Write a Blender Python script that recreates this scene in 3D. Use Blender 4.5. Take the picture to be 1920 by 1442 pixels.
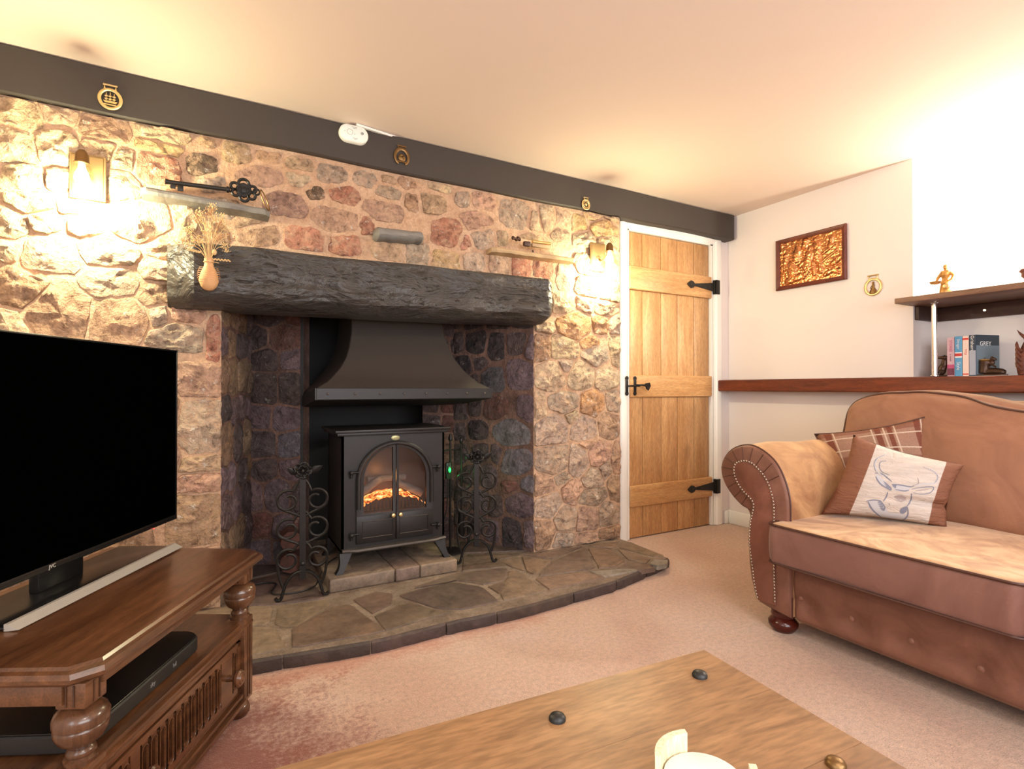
import bpy, bmesh, math, random
from mathutils import Vector, Matrix, noise
random.seed(7)
PI = math.pi
C = bpy.context.scene.collection
for o in list(bpy.data.objects): bpy.data.objects.remove(o)

# ------------------------------------------------------------ camera, sky, light, exposure
CAMZ = .97; FPX = 1008.; YAW = math.radians(29.3); PIT = math.atan(7/1008)
cam = bpy.data.cameras.new('camera'); cam.sensor_width = 36; cam.lens = FPX/1920*36
cam.clip_start = .05
camo = bpy.data.objects.new('camera', cam); C.objects.link(camo)
camo.location = (0, 0, CAMZ); camo.rotation_euler = (PI/2+PIT, 0, -YAW)
bpy.context.scene.camera = camo
sc = bpy.context.scene
sc.view_settings.view_transform = 'Standard'; sc.view_settings.look = 'None'
sc.view_settings.gamma = 1; sc.view_settings.use_curve_mapping = False
sc.view_settings.exposure = -.2
w = bpy.data.worlds.new('sky'); sc.world = w; w.use_nodes = True
w.node_tree.nodes['Background'].inputs[0].default_value = (.75, .87, 1, 1)
w.node_tree.nodes['Background'].inputs[1].default_value = 1.0

def area(name, loc, rot, sx, sy, e, col):
    l = bpy.data.lights.new(name, 'AREA'); l.shape = 'RECTANGLE'; l.size = sx; l.size_y = sy
    l.energy = e; l.color = col
    o = bpy.data.objects.new(name, l); C.objects.link(o); o.location = loc; o.rotation_euler = rot
    return o
# daylight through the window behind the camera, and through the one in the left wall
area('window_daylight', (.95, -1.62, 1.40), (PI/2, 0, 0), 2.5, 1.1, 88, (.93, .965, 1))
area('side_window_daylight', (-1.12, -.55, 1.35), (PI/2, 0, -PI/2), 1.1, 1.0, 24, (.93, .965, 1))
# unseen warm area light under the ceiling behind the camera, no lamp body
area('ceiling_area_light', (.6, -.55, 2.16), (0, 0, 0), .5, .5, 20, (1, .92, .84))
LAMP_E = 34; LAMP_COL = (1, .93, .60)

# ------------------------------------------------------------ reading points of real surfaces
_R = Vector((math.cos(YAW), -math.sin(YAW), 0))
_F = Vector((math.sin(YAW)*math.cos(PIT), math.cos(YAW)*math.cos(PIT), math.sin(PIT)))
_U = _R.cross(_F)
def ray(x, y): return _F + _R*((x-960)/FPX) + _U*((721-y)/FPX)
def onY(x, y, Y): d = ray(x, y); t = Y/d.y; return Vector((d.x*t, Y, CAMZ+d.z*t))
def onX(x, y, X): d = ray(x, y); t = X/d.x; return Vector((X, d.y*t, CAMZ+d.z*t))
def onZ(x, y, Z): d = ray(x, y); t = (Z-CAMZ)/d.z; return Vector((d.x*t, d.y*t, Z))
def onP(x, y, p, n):
    d = ray(x, y); p = Vector(p); n = Vector(n); c = Vector((0, 0, CAMZ))
    return c + d*((p-c).dot(n)/d.dot(n))

# ------------------------------------------------------------ materials
def lin(r, g, b):
    f = lambda c: c/255/12.92 if c/255 <= .04045 else ((c/255+.055)/1.055)**2.4
    return (f(r), f(g), f(b), 1)
class N:
    def __init__(s, name, rough=.6, metal=0, col=(.8, .8, .8, 1), spec=.5):
        s.m = bpy.data.materials.new(name); s.m.use_nodes = True
        s.t = s.m.node_tree; s.b = s.t.nodes['Principled BSDF']
        s.b.inputs['Roughness'].default_value = rough; s.b.inputs['Metallic'].default_value = metal
        s.b.inputs['Base Color'].default_value = col; s.b.inputs['Specular IOR Level'].default_value = spec
        s.co = None
    def n(s, t, **k):
        x = s.t.nodes.new(t)
        for a, v in k.items(): setattr(x, a, v)
        return x
    def l(s, a, b): s.t.links.new(a, b)
    def coord(s, scale=(1, 1, 1), rot=(0, 0, 0), kind='Object'):
        tc = s.n('ShaderNodeTexCoord'); mp = s.n('ShaderNodeMapping')
        mp.inputs['Scale'].default_value = scale; mp.inputs['Rotation'].default_value = rot
        s.l(tc.outputs[kind], mp.inputs[0]); return mp.outputs[0]
    def noise(s, sc_, det=4, ro=.6, co=None, dist=0):
        x = s.n('ShaderNodeTexNoise'); x.inputs['Scale'].default_value = sc_
        x.inputs['Detail'].default_value = det; x.inputs['Roughness'].default_value = ro
        x.inputs['Distortion'].default_value = dist
        s.l(co if co else s.coord(), x.inputs['Vector']); return x.outputs[0]
    def ramp(s, fac, stops):
        r = s.n('ShaderNodeValToRGB'); e = r.color_ramp.elements
        while len(e) > 1: e.remove(e[-1])
        e[0].position = stops[0][0]; e[0].color = stops[0][1]
        for p, c in stops[1:]:
            q = e.new(p); q.color = c
        s.l(fac, r.inputs[0]); return r.outputs[0]
    def mix(s, a, b, fac, mode='MIX'):
        x = s.n('ShaderNodeMix', data_type='RGBA', blend_type=mode)
        for v, i in ((a, 6), (b, 7), (fac, 0)):
            if isinstance(v, (int, float, tuple)): x.inputs[i].default_value = v
            else: s.l(v, x.inputs[i])
        return x.outputs[2]
    def math(s, op, a, b=0):
        x = s.n('ShaderNodeMath', operation=op)
        for v, i in ((a, 0), (b, 1)):
            if isinstance(v, (int, float)): x.inputs[i].default_value = v
            else: s.l(v, x.inputs[i])
        return x.outputs[0]
    def color(s, c): s.l(c, s.b.inputs['Base Color'])
    def bump(s, h, strength=.4, dist=.005):
        x = s.n('ShaderNodeBump'); x.inputs['Strength'].default_value = strength
        x.inputs['Distance'].default_value = dist
        s.l(h, x.inputs['Height']); s.l(x.outputs[0], s.b.inputs['Normal'])
def g(v): return (v, v, v, 1)

def plain(name, col, rough=.5, metal=0, bump=0, bs=60, spec=.5):
    s = N(name, rough, metal, col, spec)
    if bump: s.bump(s.noise(bs, 5), bump, .003)
    return s.m
def wood(name, a, b, scale=(1, 1, 1), rot=(0, 0, 0), rough=.45, knots=0, bump=.15, coat=0, fine=1):
    s = N(name, rough)
    co = s.coord(scale, rot)
    n1 = s.noise(3.2, 6, .62, co, .9)
    c = s.ramp(n1, [(.3, a), (.5, tuple((a[i]+b[i])/2 for i in range(3))+(1,)), (.68, b)])
    co2 = s.coord(tuple(v*6 for v in scale), rot)
    n2 = s.noise(9*fine, 3, .5, co2)
    c = s.mix(c, s.ramp(n2, [(.35, g(.62)), (.6, g(1.06))]), .7, 'MULTIPLY')
    if knots:
        oi = s.n('ShaderNodeObjectInfo')
        c = s.mix(c, s.ramp(oi.outputs['Random'], [(0, g(.84)), (1, g(1.12))]), 1.0, 'MULTIPLY')
        v = s.n('ShaderNodeTexVoronoi'); v.inputs['Scale'].default_value = knots
        s.l(s.coord((1, 1, .45)), v.inputs[0])
        k = s.ramp(v.outputs[0], [(.03, g(1)), (.16, g(0))])
        c = s.mix(c, tuple(x*.35 for x in a[:3])+(1,), s.math('MULTIPLY', k, .75))
    s.color(c); s.bump(n2, bump, .002)
    if coat: s.b.inputs['Coat Weight'].default_value = coat; s.b.inputs['Coat Roughness'].default_value = .15
    return s.m

def stone_mat(name, soot=0):
    s = N(name, .85, spec=.3)
    oi = s.n('ShaderNodeObjectInfo')
    co = s.coord()
    c = oi.outputs['Color']
    n1 = s.noise(9, 6, .7, co, .6); n2 = s.noise(38, 6, .72, co, .3); n3 = s.noise(120, 4, .7, co)
    c = s.mix(c, s.ramp(n1, [(.3, (.62, .56, .55, 1)), (.5, g(1.0)), (.72, (1.35, 1.3, 1.2, 1))]), 1.0, 'MULTIPLY')
    c = s.mix(c, s.ramp(n2, [(.34, (.36, .32, .30, 1)), (.48, g(.95)), (.62, g(1.3))]), .9, 'MULTIPLY')
    n4 = s.noise(15, 7, .75, co, 1.2)
    c = s.mix(c, lin(214, 176, 146) if not soot else lin(120, 98, 92), s.ramp(n4, [(.46, g(0)), (.64, g(.75 if not soot else .5))]))
    c = s.mix(c, (.84, .78, .70, 1), s.ramp(s.noise(24, 7, .82, co), [(.59, g(0)), (.66, g(.9 if not soot else .4))]))
    if soot:
        c = s.mix(c, (.012, .010, .010, 1), s.ramp(s.noise(4.0, 3, .5, co), [(.35, g(0)), (.7, g(.45))]))
        s.b.inputs['Roughness'].default_value = .5; s.b.inputs['Specular IOR Level'].default_value = .5
    s.color(c)
    h = s.math('ADD', s.math('MULTIPLY', n1, 2.2), s.math('ADD', s.math('MULTIPLY', n2, .9), s.math('MULTIPLY', n3, .25)))
    s.bump(h, 1.0, .018)
    return s.m

def flag_mat():
    s = N('slate_flagstone', .55, spec=.45)
    oi = s.n('ShaderNodeObjectInfo'); co = s.coord()
    n1 = s.noise(5, 6, .65, co, 1.2); n2 = s.noise(30, 6, .7, co)
    c = s.mix(oi.outputs['Color'], s.ramp(n1, [(.3, (.62, .58, .56, 1)), (.52, g(1)), (.7, (1.3, 1.22, 1.12, 1))]), 1.0, 'MULTIPLY')
    c = s.mix(c, s.ramp(n2, [(.3, g(.6)), (.6, g(1.12))]), .8, 'MULTIPLY')
    s.color(c); s.bump(s.math('ADD', n1, s.math('MULTIPLY', n2, .4)), .7, .012); return s.m

def mortar_mat(name, c0, c1):
    s = N(name, .95, spec=.2); co = s.coord()
    n1 = s.noise(7, 5, .6, co); n2 = s.noise(90, 5, .7, co)
    c = s.ramp(n1, [(.3, c0), (.7, c1)])
    c = s.mix(c, s.ramp(n2, [(.3, g(.75)), (.6, g(1.08))]), .8, 'MULTIPLY')
    c = s.mix(c, s.ramp(s.noise(19, 6, .7, co, .8), [(.35, (.74, .68, .64, 1)), (.55, g(1))]), .8, 'MULTIPLY')
    s.color(c); n3 = s.noise(26, 5, .65, co); s.bump(s.math('ADD', s.math('MULTIPLY', n3, 2.5), s.math('ADD', s.math('MULTIPLY', n1, 1.5), n2)), .8, .010); return s.m

def carpet_mat():
    s = N('carpet', 1, spec=.1); co = s.coord()
    n1 = s.noise(1.6, 5, .6, co, .5); n2 = s.noise(260, 3, .7, co); n3 = s.noise(60, 4, .7, co); n4 = s.noise(7, 5, .65, co)
    c = s.ramp(n1, [(.3, lin(208, 166, 144)), (.55, lin(222, 186, 164)), (.7, lin(224, 192, 176))])
    c = s.mix(c, s.ramp(n2, [(.3, g(.55)), (.62, g(1.15))]), .7, 'MULTIPLY')
    c = s.mix(c, s.ramp(n3, [(.35, g(.78)), (.6, g(1.06))]), .8, 'MULTIPLY')
    # the rust-coloured worn patch by the television cabinet
    tc = s.n('ShaderNodeTexCoord'); sx = s.n('ShaderNodeSeparateXYZ'); s.l(tc.outputs['Object'], sx.inputs[0])
    dx = s.math('SUBTRACT', sx.outputs[0], .02); dy = s.math('SUBTRACT', sx.outputs[1], 1.52)
    d = s.math('SQRT', s.math('ADD', s.math('MULTIPLY', dx, dx), s.math('MULTIPLY', s.math('MULTIPLY', dy, dy), .55)))
    d = s.math('ADD', d, s.math('MULTIPLY', s.math('SUBTRACT', n4, .5), .8))
    d = s.math('ADD', d, s.math('MULTIPLY', s.math('SUBTRACT', n3, .5), .75))
    f = s.ramp(d, [(.10, g(.85)), (.40, g(0))])
    e = s.math('SUBTRACT', 1.97, s.math('ADD', sx.outputs[1], s.math('MULTIPLY', s.math('ABSOLUTE', s.math('SUBTRACT', sx.outputs[0], .75)), .03)))
    e = s.math('ADD', s.math('ADD', e, s.math('MULTIPLY', s.math('SUBTRACT', n4, .5), .25)), s.math('MULTIPLY', s.math('SUBTRACT', n3, .5), .15))
    e = s.math('ADD', s.math('ABSOLUTE', e), s.math('MAXIMUM', 0, s.math('MULTIPLY', s.math('SUBTRACT', sx.outputs[0], 1.2), .3)))
    c = s.mix(c, lin(196, 120, 88), s.ramp(s.math('ABSOLUTE', e), [(.0, g(.6)), (.09, g(0))]))
    c = s.mix(c, lin(150, 72, 48), f)
    s.color(c)
    s.b.inputs['Sheen Weight'].default_value = .3
    s.bump(s.math('ADD', n2, s.math('MULTIPLY', n3, 1.3)), .9, .006); return s.m

def suede(name, a, b, rough=.62, sheen=.5, tint=(1, .8, .55, 1)):
    s = N(name, rough, spec=.35); co = s.coord()
    n1 = s.noise(5, 5, .6, co, 1.5); n2 = s.noise(200, 3, .6, co); n3 = s.noise(17, 4, .6, co)
    c = s.ramp(n1, [(.32, a), (.68, b)])
    s.color(c); s.b.inputs['Sheen Weight'].default_value = sheen; s.b.inputs['Sheen Tint'].default_value = tint
    s.b.inputs['Sheen Roughness'].default_value = .4
    s.bump(s.math('ADD', s.math('MULTIPLY', n3, 1.6), s.math('MULTIPLY', n2, .2)), .22, .008); return s.m

def emit(name, col, st):
    s = N(name, .5, 0, col); s.b.inputs['Emission Color'].default_value = col
    s.b.inputs['Emission Strength'].default_value = st; return s.m
def glass(name, tint=(1, 1, 1, 1), mixf=.12):
    s = N(name); tr = s.n('ShaderNodeBsdfTransparent'); tr.inputs[0].default_value = tint
    gl = s.n('ShaderNodeBsdfGlossy'); gl.inputs['Roughness'].default_value = .05
    mx = s.n('ShaderNodeMixShader'); mx.inputs[0].default_value = mixf
    s.l(tr.outputs[0], mx.inputs[1]); s.l(gl.outputs[0], mx.inputs[2])
    s.l(mx.outputs[0], s.t.nodes['Material Output'].inputs[0]); return s.m

M = {}
M['stone'] = stone_mat('rubble_stone'); M['soot_stone'] = stone_mat('sooty_stone', 1); M['flag'] = flag_mat()
M['mortar'] = mortar_mat('lime_mortar', lin(206, 166, 134), lin(224, 190, 160))
M['soot_mortar'] = mortar_mat('sooty_mortar', lin(92, 72, 66), lin(146, 114, 100))
M['hearth_mortar'] = mortar_mat('hearth_mortar', lin(120, 104, 92), lin(160, 142, 126))
M['carpet'] = carpet_mat()
M['wall'] = plain('painted_plaster', lin(228, 218, 214), .85, 0, .06, 25)
M['ceil'] = plain('painted_ceiling', lin(222, 204, 192), .9, 0, .08, 12)
M['trim'] = plain('white_gloss_paint', lin(240, 238, 232), .35)
M['black_beam'] = plain('black_painted_beam', lin(58, 50, 45), .6, 0, .15, 9)
def hewn():
    s = N('black_hewn_oak', .42, spec=.5); co = s.coord((1.3, 2, 2.6)); co2 = s.coord((3.5, 9, 11))
    vo = s.n('ShaderNodeTexVoronoi'); vo.inputs['Scale'].default_value = 7; s.l(s.mix(s.coord((1, 1.2, 1.9)), s.n('ShaderNodeTexNoise').outputs[1], .12), vo.inputs[0])
    n1 = s.noise(3.2, 5, .6, co, 1.2); n2 = s.noise(5, 6, .7, co2, .8)
    s.color(s.mix(s.ramp(n2, [(.28, lin(34, 31, 30)), (.42, lin(62, 58, 55))]), s.ramp(n1, [(.35, g(.75)), (.6, g(1.15))]), 1.0, 'MULTIPLY'))
    s.bump(s.math('ADD', s.math('MULTIPLY', vo.outputs[0], .7), s.math('ADD', s.math('MULTIPLY', n1, 1.5), s.math('MULTIPLY', s.ramp(n2, [(.28, g(0)), (.42, g(1))]), .14))), .9, .026); return s.m
M['hewn'] = hewn()
M['door'] = wood('pine_door', lin(180, 128, 78), lin(214, 168, 116), (6, 6, .7), knots=3.6, rough=.42)
M['ledge'] = wood('pine_ledge', lin(184, 130, 78), lin(212, 166, 112), (.7, 6, 7), knots=2.4, rough=.42)
M['table'] = wood('waxed_pine_table', lin(104, 70, 46), lin(164, 124, 86), (.45, 2.6, 4), rough=.42, bump=.12, coat=.0)
M['rail'] = wood('stained_rail', lin(70, 26, 14), lin(132, 62, 36), (6, .6, 6), rough=.35)
M['shelf'] = wood('brown_shelf', lin(104, 74, 58), lin(136, 100, 80), (6, .6, 6), rough=.5)
M['cleat'] = wood('dark_cleat', lin(52, 34, 28), lin(78, 50, 42), (6, .6, 6), rough=.5)
M['oak'] = wood('dark_oak_cabinet', lin(66, 38, 22), lin(120, 78, 48), (.7, 5, 5), rough=.3, bump=.1, coat=.4)
M['oakv'] = wood('dark_oak_turning', lin(64, 38, 24), lin(112, 74, 48), (5, 5, .9), rough=.28, bump=.08, coat=.4)
M['oakgroove'] = wood('dark_oak_groove', lin(50, 29, 18), lin(88, 54, 33), (5, 5, .9), rough=.4)
M['iron'] = plain('black_wrought_iron', lin(40, 37, 36), .42, .55, .25, 120)
M['hood'] = plain('black_sheet_steel', lin(72, 65, 60), .42, .3, .06, 14)
M['stove'] = plain('black_cast_iron', lin(38, 35, 35), .42, .35, .12, 150)
M['black'] = plain('black_plastic', (.006, .006, .006, 1), .25)
M['satin'] = plain('black_satin', (.012, .012, .012, 1), .45)
M['screen'] = plain('television_screen', (.0004, .0004, .0004, 1), .5, spec=.0)
M['silver'] = plain('brushed_silver', lin(212, 206, 194), .42, .55)
M['chrome'] = plain('chrome', (.85, .85, .85, 1), .1, 1)
M['brass'] = plain('polished_brass', lin(222, 194, 136), .32, .85, .1, 80)
M['oldbrass'] = plain('aged_brass', lin(128, 98, 62), .4, .85, .3, 90)
M['bronze'] = plain('dark_bronze', lin(70, 48, 36), .35, .6, .4, 110)
M['gold'] = plain('gilt_figurine', lin(190, 140, 74), .4, .55, .2, 130)
M['white'] = plain('white_plastic', lin(238, 236, 230), .4)
M['greyplastic'] = plain('grey_plastic', lin(120, 118, 114), .5)
M['slate'] = plain('slate_ledge', lin(126, 122, 116), .7, 0, .9, 45)
M['vase'] = plain('terracotta_vase', lin(206, 158, 110), .7, 0, .3, 60)
M['straw'] = plain('dried_straw', lin(214, 180, 128), .9)
M['straw2'] = plain('dried_flower', lin(176, 128, 88), .95)
M['leather'] = suede('sofa_leather', lin(108, 70, 56), lin(130, 88, 72), .5, .15)
M['suede'] = suede('sofa_suede_lit', lin(142, 98, 66), lin(186, 144, 100), .75, .35)  # paler than the leather: warm light and sheen put into the colour
M['piping'] = plain('sofa_piping', lin(72, 38, 28), .5)
M['stud'] = plain('antique_nailhead', lin(176, 160, 148), .22, .9)
M['mahog'] = plain('mahogany_foot', lin(74, 26, 18), .2, 0)
M['palewood'] = wood('pale_ash', lin(222, 204, 160), lin(240, 226, 192), (5, 5, 1), rough=.55)
M['cable'] = plain('black_cable', (.01, .01, .01, 1), .5)
M['redbrown'] = wood('log_bark', lin(66, 38, 32), lin(112, 72, 60), (2, 5, 5), rough=.8, bump=.5)
M['frame'] = wood('picture_frame_mahogany', lin(84, 34, 24), lin(120, 58, 42), (4, 4, 4), rough=.35)
M['copper'] = plain('beaten_copper', lin(206, 142, 96), .24, 1, .35, 70)
M['redwood'] = wood('carved_redwood', lin(70, 34, 24), lin(128, 66, 44), (6, 6, 6), rough=.5)
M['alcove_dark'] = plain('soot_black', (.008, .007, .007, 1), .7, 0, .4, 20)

# ------------------------------------------------------------ mesh building
class MB:
    def __init__(s): s.v = []; s.f = []
    def add(s, vs, fs):
        n = len(s.v); s.v += [Vector(v) for v in vs]; s.f += [tuple(i+n for i in f) for f in fs]; return s
    def box(s, x0, x1, y0, y1, z0, z1, b=0, seg=2, m=None):
        bm = bmesh.new(); bmesh.ops.create_cube(bm, size=1)
        for v in bm.verts:
            v.co = Vector(((x0+x1)/2+v.co.x*(x1-x0), (y0+y1)/2+v.co.y*(y1-y0), (z0+z1)/2+v.co.z*(z1-z0)))
        if b: bmesh.ops.bevel(bm, geom=bm.edges[:], offset=b, segments=seg, affect='EDGES', profile=.5)
        return s.frombm(bm, m)
    def frombm(s, bm, m=None):
        bm.verts.index_update()
        vs = [(m @ v.co) if m else v.co.copy() for v in bm.verts]; fs = [[v.index for v in f.verts] for f in bm.faces]
        bm.free(); return s.add(vs, fs)
    def tube(s, pts, r, n=8, cap=True, closed=False, flat=1, upv=None):
        pts = [Vector(p) for p in pts]; L = len(pts); rs = r if isinstance(r, (list, tuple)) else [r]*L
        base = len(s.v); up = Vector(upv) if upv else None
        prev = None
        for i, p in enumerate(pts):
            if closed: t = pts[(i+1) % L]-pts[i-1]
            else: t = pts[min(i+1, L-1)]-pts[max(i-1, 0)]
            if t.length < 1e-9: t = Vector((0, 0, 1))
            t.normalize()
            if up is not None: a = up - t*up.dot(t)
            elif prev is None: a = Vector((0, 0, 1)) if abs(t.z) < .9 else Vector((1, 0, 0)); a = a-t*a.dot(t)
            else: a = prev-t*prev.dot(t)
            if a.length < 1e-6: a = t.orthogonal()
            a.normalize(); prev = a; b = t.cross(a)
            for k in range(n):
                q = 2*PI*k/n+ (PI/n)
                s.v.append(p+a*math.cos(q)*rs[i]*flat+b*math.sin(q)*rs[i])
        m = L if closed else L-1
        for i in range(m):
            j = (i+1) % L
            for k in range(n):
                k2 = (k+1) % n
                s.f.append((base+i*n+k, base+i*n+k2, base+j*n+k2, base+j*n+k))
        if cap and not closed:
            s.f.append(tuple(base+k for k in range(n))[::-1]); s.f.append(tuple(base+(L-1)*n+k for k in range(n)))
        return s
    def lathe(s, prof, c, n=24, axis='z', m=None):
        base = len(s.v); c = Vector(c)
        for (r, h) in prof:
            for k in range(n):
                a = 2*PI*k/n
                if axis == 'z': v = Vector((r*math.cos(a), r*math.sin(a), h))
                elif axis == 'y': v = Vector((r*math.cos(a), h, r*math.sin(a)))
                else: v = Vector((h, r*math.cos(a), r*math.sin(a)))
                if m: v = m @ v
                s.v.append(c+v)
        for i in range(len(prof)-1):
            for k in range(n):
                k2 = (k+1) % n
                s.f.append((base+i*n+k, base+i*n+k2, base+(i+1)*n+k2, base+(i+1)*n+k))
        s.f.append(tuple(base+k for k in range(n))[::-1]); s.f.append(tuple(base+(len(prof)-1)*n+k for k in range(n)))
        return s
    def ell(s, c, rx, ry, rz, n=12, m=None):
        h = n//2; pr = []
        base = len(s.v); c = Vector(c)
        for i in range(h+1):
            ph = -PI/2+PI*i/h
            for k in range(n):
                a = 2*PI*k/n
                v = Vector((rx*max(.02, math.cos(ph))*math.cos(a), ry*max(.02, math.cos(ph))*math.sin(a), rz*math.sin(ph)))
                if m: v = m @ v
                s.v.append(c+v)
        for i in range(h):
            for k in range(n):
                k2 = (k+1) % n
                s.f.append((base+i*n+k, base+i*n+k2, base+(i+1)*n+k2, base+(i+1)*n+k))
        s.f.append(tuple(base+k for k in range(n))[::-1]); s.f.append(tuple(base+h*n+k for k in range(n)))
        return s
    def prism(s, poly, d):      # poly: 3D points, d: extrusion vector
        n = len(poly); d = Vector(d)
        return s.add([Vector(p) for p in poly]+[Vector(p)+d for p in poly],
                     [tuple(range(n))[::-1], tuple(range(n, 2*n))]+[(i, (i+1) % n, n+(i+1) % n, n+i) for i in range(n)])
    def loft(s, rings, cap=True):
        n = len(rings[0]); b = len(s.v)
        for r in rings: s.v += [Vector(p) for p in r]
        for i in range(len(rings)-1):
            for k in range(n):
                k2 = (k+1) % n
                s.f.append((b+i*n+k, b+i*n+k2, b+(i+1)*n+k2, b+(i+1)*n+k))
        if cap:
            s.f.append(tuple(b+k for k in range(n))[::-1]); s.f.append(tuple(b+(len(rings)-1)*n+k for k in range(n)))
        return s
    def mul(s, m): s.v = [m @ v for v in s.v]; return s

MATX = {}
def link(o, parent=None):
    C.objects.link(o)
    if parent: o.parent = parent
    return o
def tag(o, label=None, cat=None, group=None, kind=None):
    for k, v in (('label', label), ('category', cat), ('group', group), ('kind', kind)):
        if v: o[k] = v
    return o
def obj(name, mb, mat, parent=None, smooth=True, local=False, ang=40, origin=None):
    """one mesh object; vertices given in world space unless local"""
    vs = mb.v
    loc = Vector((0, 0, 0))
    if parent is not None and not local:
        inv = wm(parent).inverted(); vs = [inv @ v for v in vs]
    elif parent is None:
        if origin is None:
            xs = [v.x for v in vs]; ys = [v.y for v in vs]; zs = [v.z for v in vs]
            origin = Vector(((min(xs)+max(xs))/2, (min(ys)+max(ys))/2, min(zs)))
        loc = Vector(origin); vs = [v-loc for v in vs]
    me = bpy.data.meshes.new(name); me.from_pydata([tuple(v) for v in vs], [], mb.f)
    bm = bmesh.new(); bm.from_mesh(me); bmesh.ops.recalc_face_normals(bm, faces=bm.faces); bm.to_mesh(me); bm.free()
    if smooth:
        me.polygons.foreach_set('use_smooth', [True]*len(me.polygons))
        me.set_sharp_from_angle(angle=math.radians(ang))
    me.materials.append(M[mat] if isinstance(mat, str) else mat)
    o = bpy.data.objects.new(name, me); o.location = loc
    MATX[o.name] = Matrix.Translation(loc) if parent is None else wm(parent)
    return link(o, parent)
def wm(o): return MATX[o.name]
def empty(name, loc, rz=0, rot=None):
    o = bpy.data.objects.new(name, None); o.location = loc
    o.rotation_euler = rot if rot else (0, 0, rz); o.empty_display_size = .05
    from mathutils import Euler
    MATX[o.name] = Matrix.Translation(Vector(loc)) @ Euler(o.rotation_euler).to_matrix().to_4x4()
    return link(o)
def thing(name, label, cat, loc, rz=0, group=None): return tag(empty(name, loc, rz), label, cat, group)
def struct(o): return tag(o, kind='structure')
def catmull(P, k=8, closed=False):
    P = [Vector(p) for p in P]; out = []; n = len(P)
    rng = range(n) if closed else range(n-1)
    for i in rng:
        a, b, c, d = (P[(i-1) % n] if closed or i > 0 else P[0], P[i], P[(i+1) % n], P[(i+2) % n] if closed or i+2 < n else P[-1])
        for j in range(k):
            t = j/k
            out.append(.5*((2*b)+(c-a)*t+(2*a-5*b+4*c-d)*t*t+(3*b-a-3*c+d)*t**3))
    if not closed: out.append(P[-1])
    return out
def rbox(x0, x1, y0, y1, z0, z1, r, n=10, fn=None):
    """rounded, subdivided box for upholstery; fn deforms (point, unit coords)"""
    bm = bmesh.new(); bmesh.ops.create_cube(bm, size=2)
    bmesh.ops.subdivide_edges(bm, edges=bm.edges[:], cuts=n, use_grid_fill=True)
    cx, cy, cz = (x0+x1)/2, (y0+y1)/2, (z0+z1)/2; hx, hy, hz = (x1-x0)/2, (y1-y0)/2, (z1-z0)/2
    for v in bm.verts:
        u = v.co.copy(); u = Vector([math.sin(q*PI/2) if abs(q) < 1 else q for q in u])
        p = Vector((u.x*hx, u.y*hy, u.z*hz))
        q = Vector((max(-hx+r, min(hx-r, p.x)), max(-hy+r, min(hy-r, p.y)), max(-hz+r, min(hz-r, p.z))))
        d = p-q
        if d.length > 1e-9: p = q+d.normalized()*r
        p += Vector((cx, cy, cz))
        if fn: p = fn(p, u)
        v.co = p
    return bm
def text(name, s, size, mat, parent, m4, depth=.0006):
    cu = bpy.data.curves.new(name, 'FONT'); cu.body = s; cu.size = size; cu.extrude = depth
    cu.align_x = 'CENTER'; cu.align_y = 'CENTER'; cu.resolution_u = 3
    t = bpy.data.objects.new(name, cu); C.objects.link(t)
    dg = bpy.context.evaluated_depsgraph_get(); me = bpy.data.meshes.new_from_object(t.evaluated_get(dg))
    bpy.data.objects.remove(t)
    me.transform(m4)
    if parent is not None: me.transform(wm(parent).inverted())
    me.materials.clear(); me.materials.append(M[mat] if isinstance(mat, str) else mat)
    o = bpy.data.objects.new(name, me); MATX[o.name] = wm(parent); return link(o, parent)

# ------------------------------------------------------------ rubble stones
def clip(poly, px, py, nx, ny):     # keep the side where (p-P).n <= 0
    out = []; n = len(poly)
    for i in range(n):
        a = poly[i]; b = poly[(i+1) % n]
        da = (a[0]-px)*nx+(a[1]-py)*ny; db = (b[0]-px)*nx+(b[1]-py)*ny
        if da <= 0: out.append(a)
        if (da < 0 < db) or (db < 0 < da):
            t = da/(da-db); out.append((a[0]+(b[0]-a[0])*t, a[1]+(b[1]-a[1])*t))
    return out
def resample(poly, n):
    L = [math.dist(poly[i], poly[(i+1) % len(poly)]) for i in range(len(poly))]; T = sum(L); out = []
    i = 0; acc = 0
    for k in range(n):
        d = T*k/n
        while acc+L[i] < d and i < len(L)-1: acc += L[i]; i += 1
        t = (d-acc)/max(L[i], 1e-9); a = poly[i]; b = poly[(i+1) % len(poly)]
        out.append((a[0]+(b[0]-a[0])*t, a[1]+(b[1]-a[1])*t))
    return out
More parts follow.
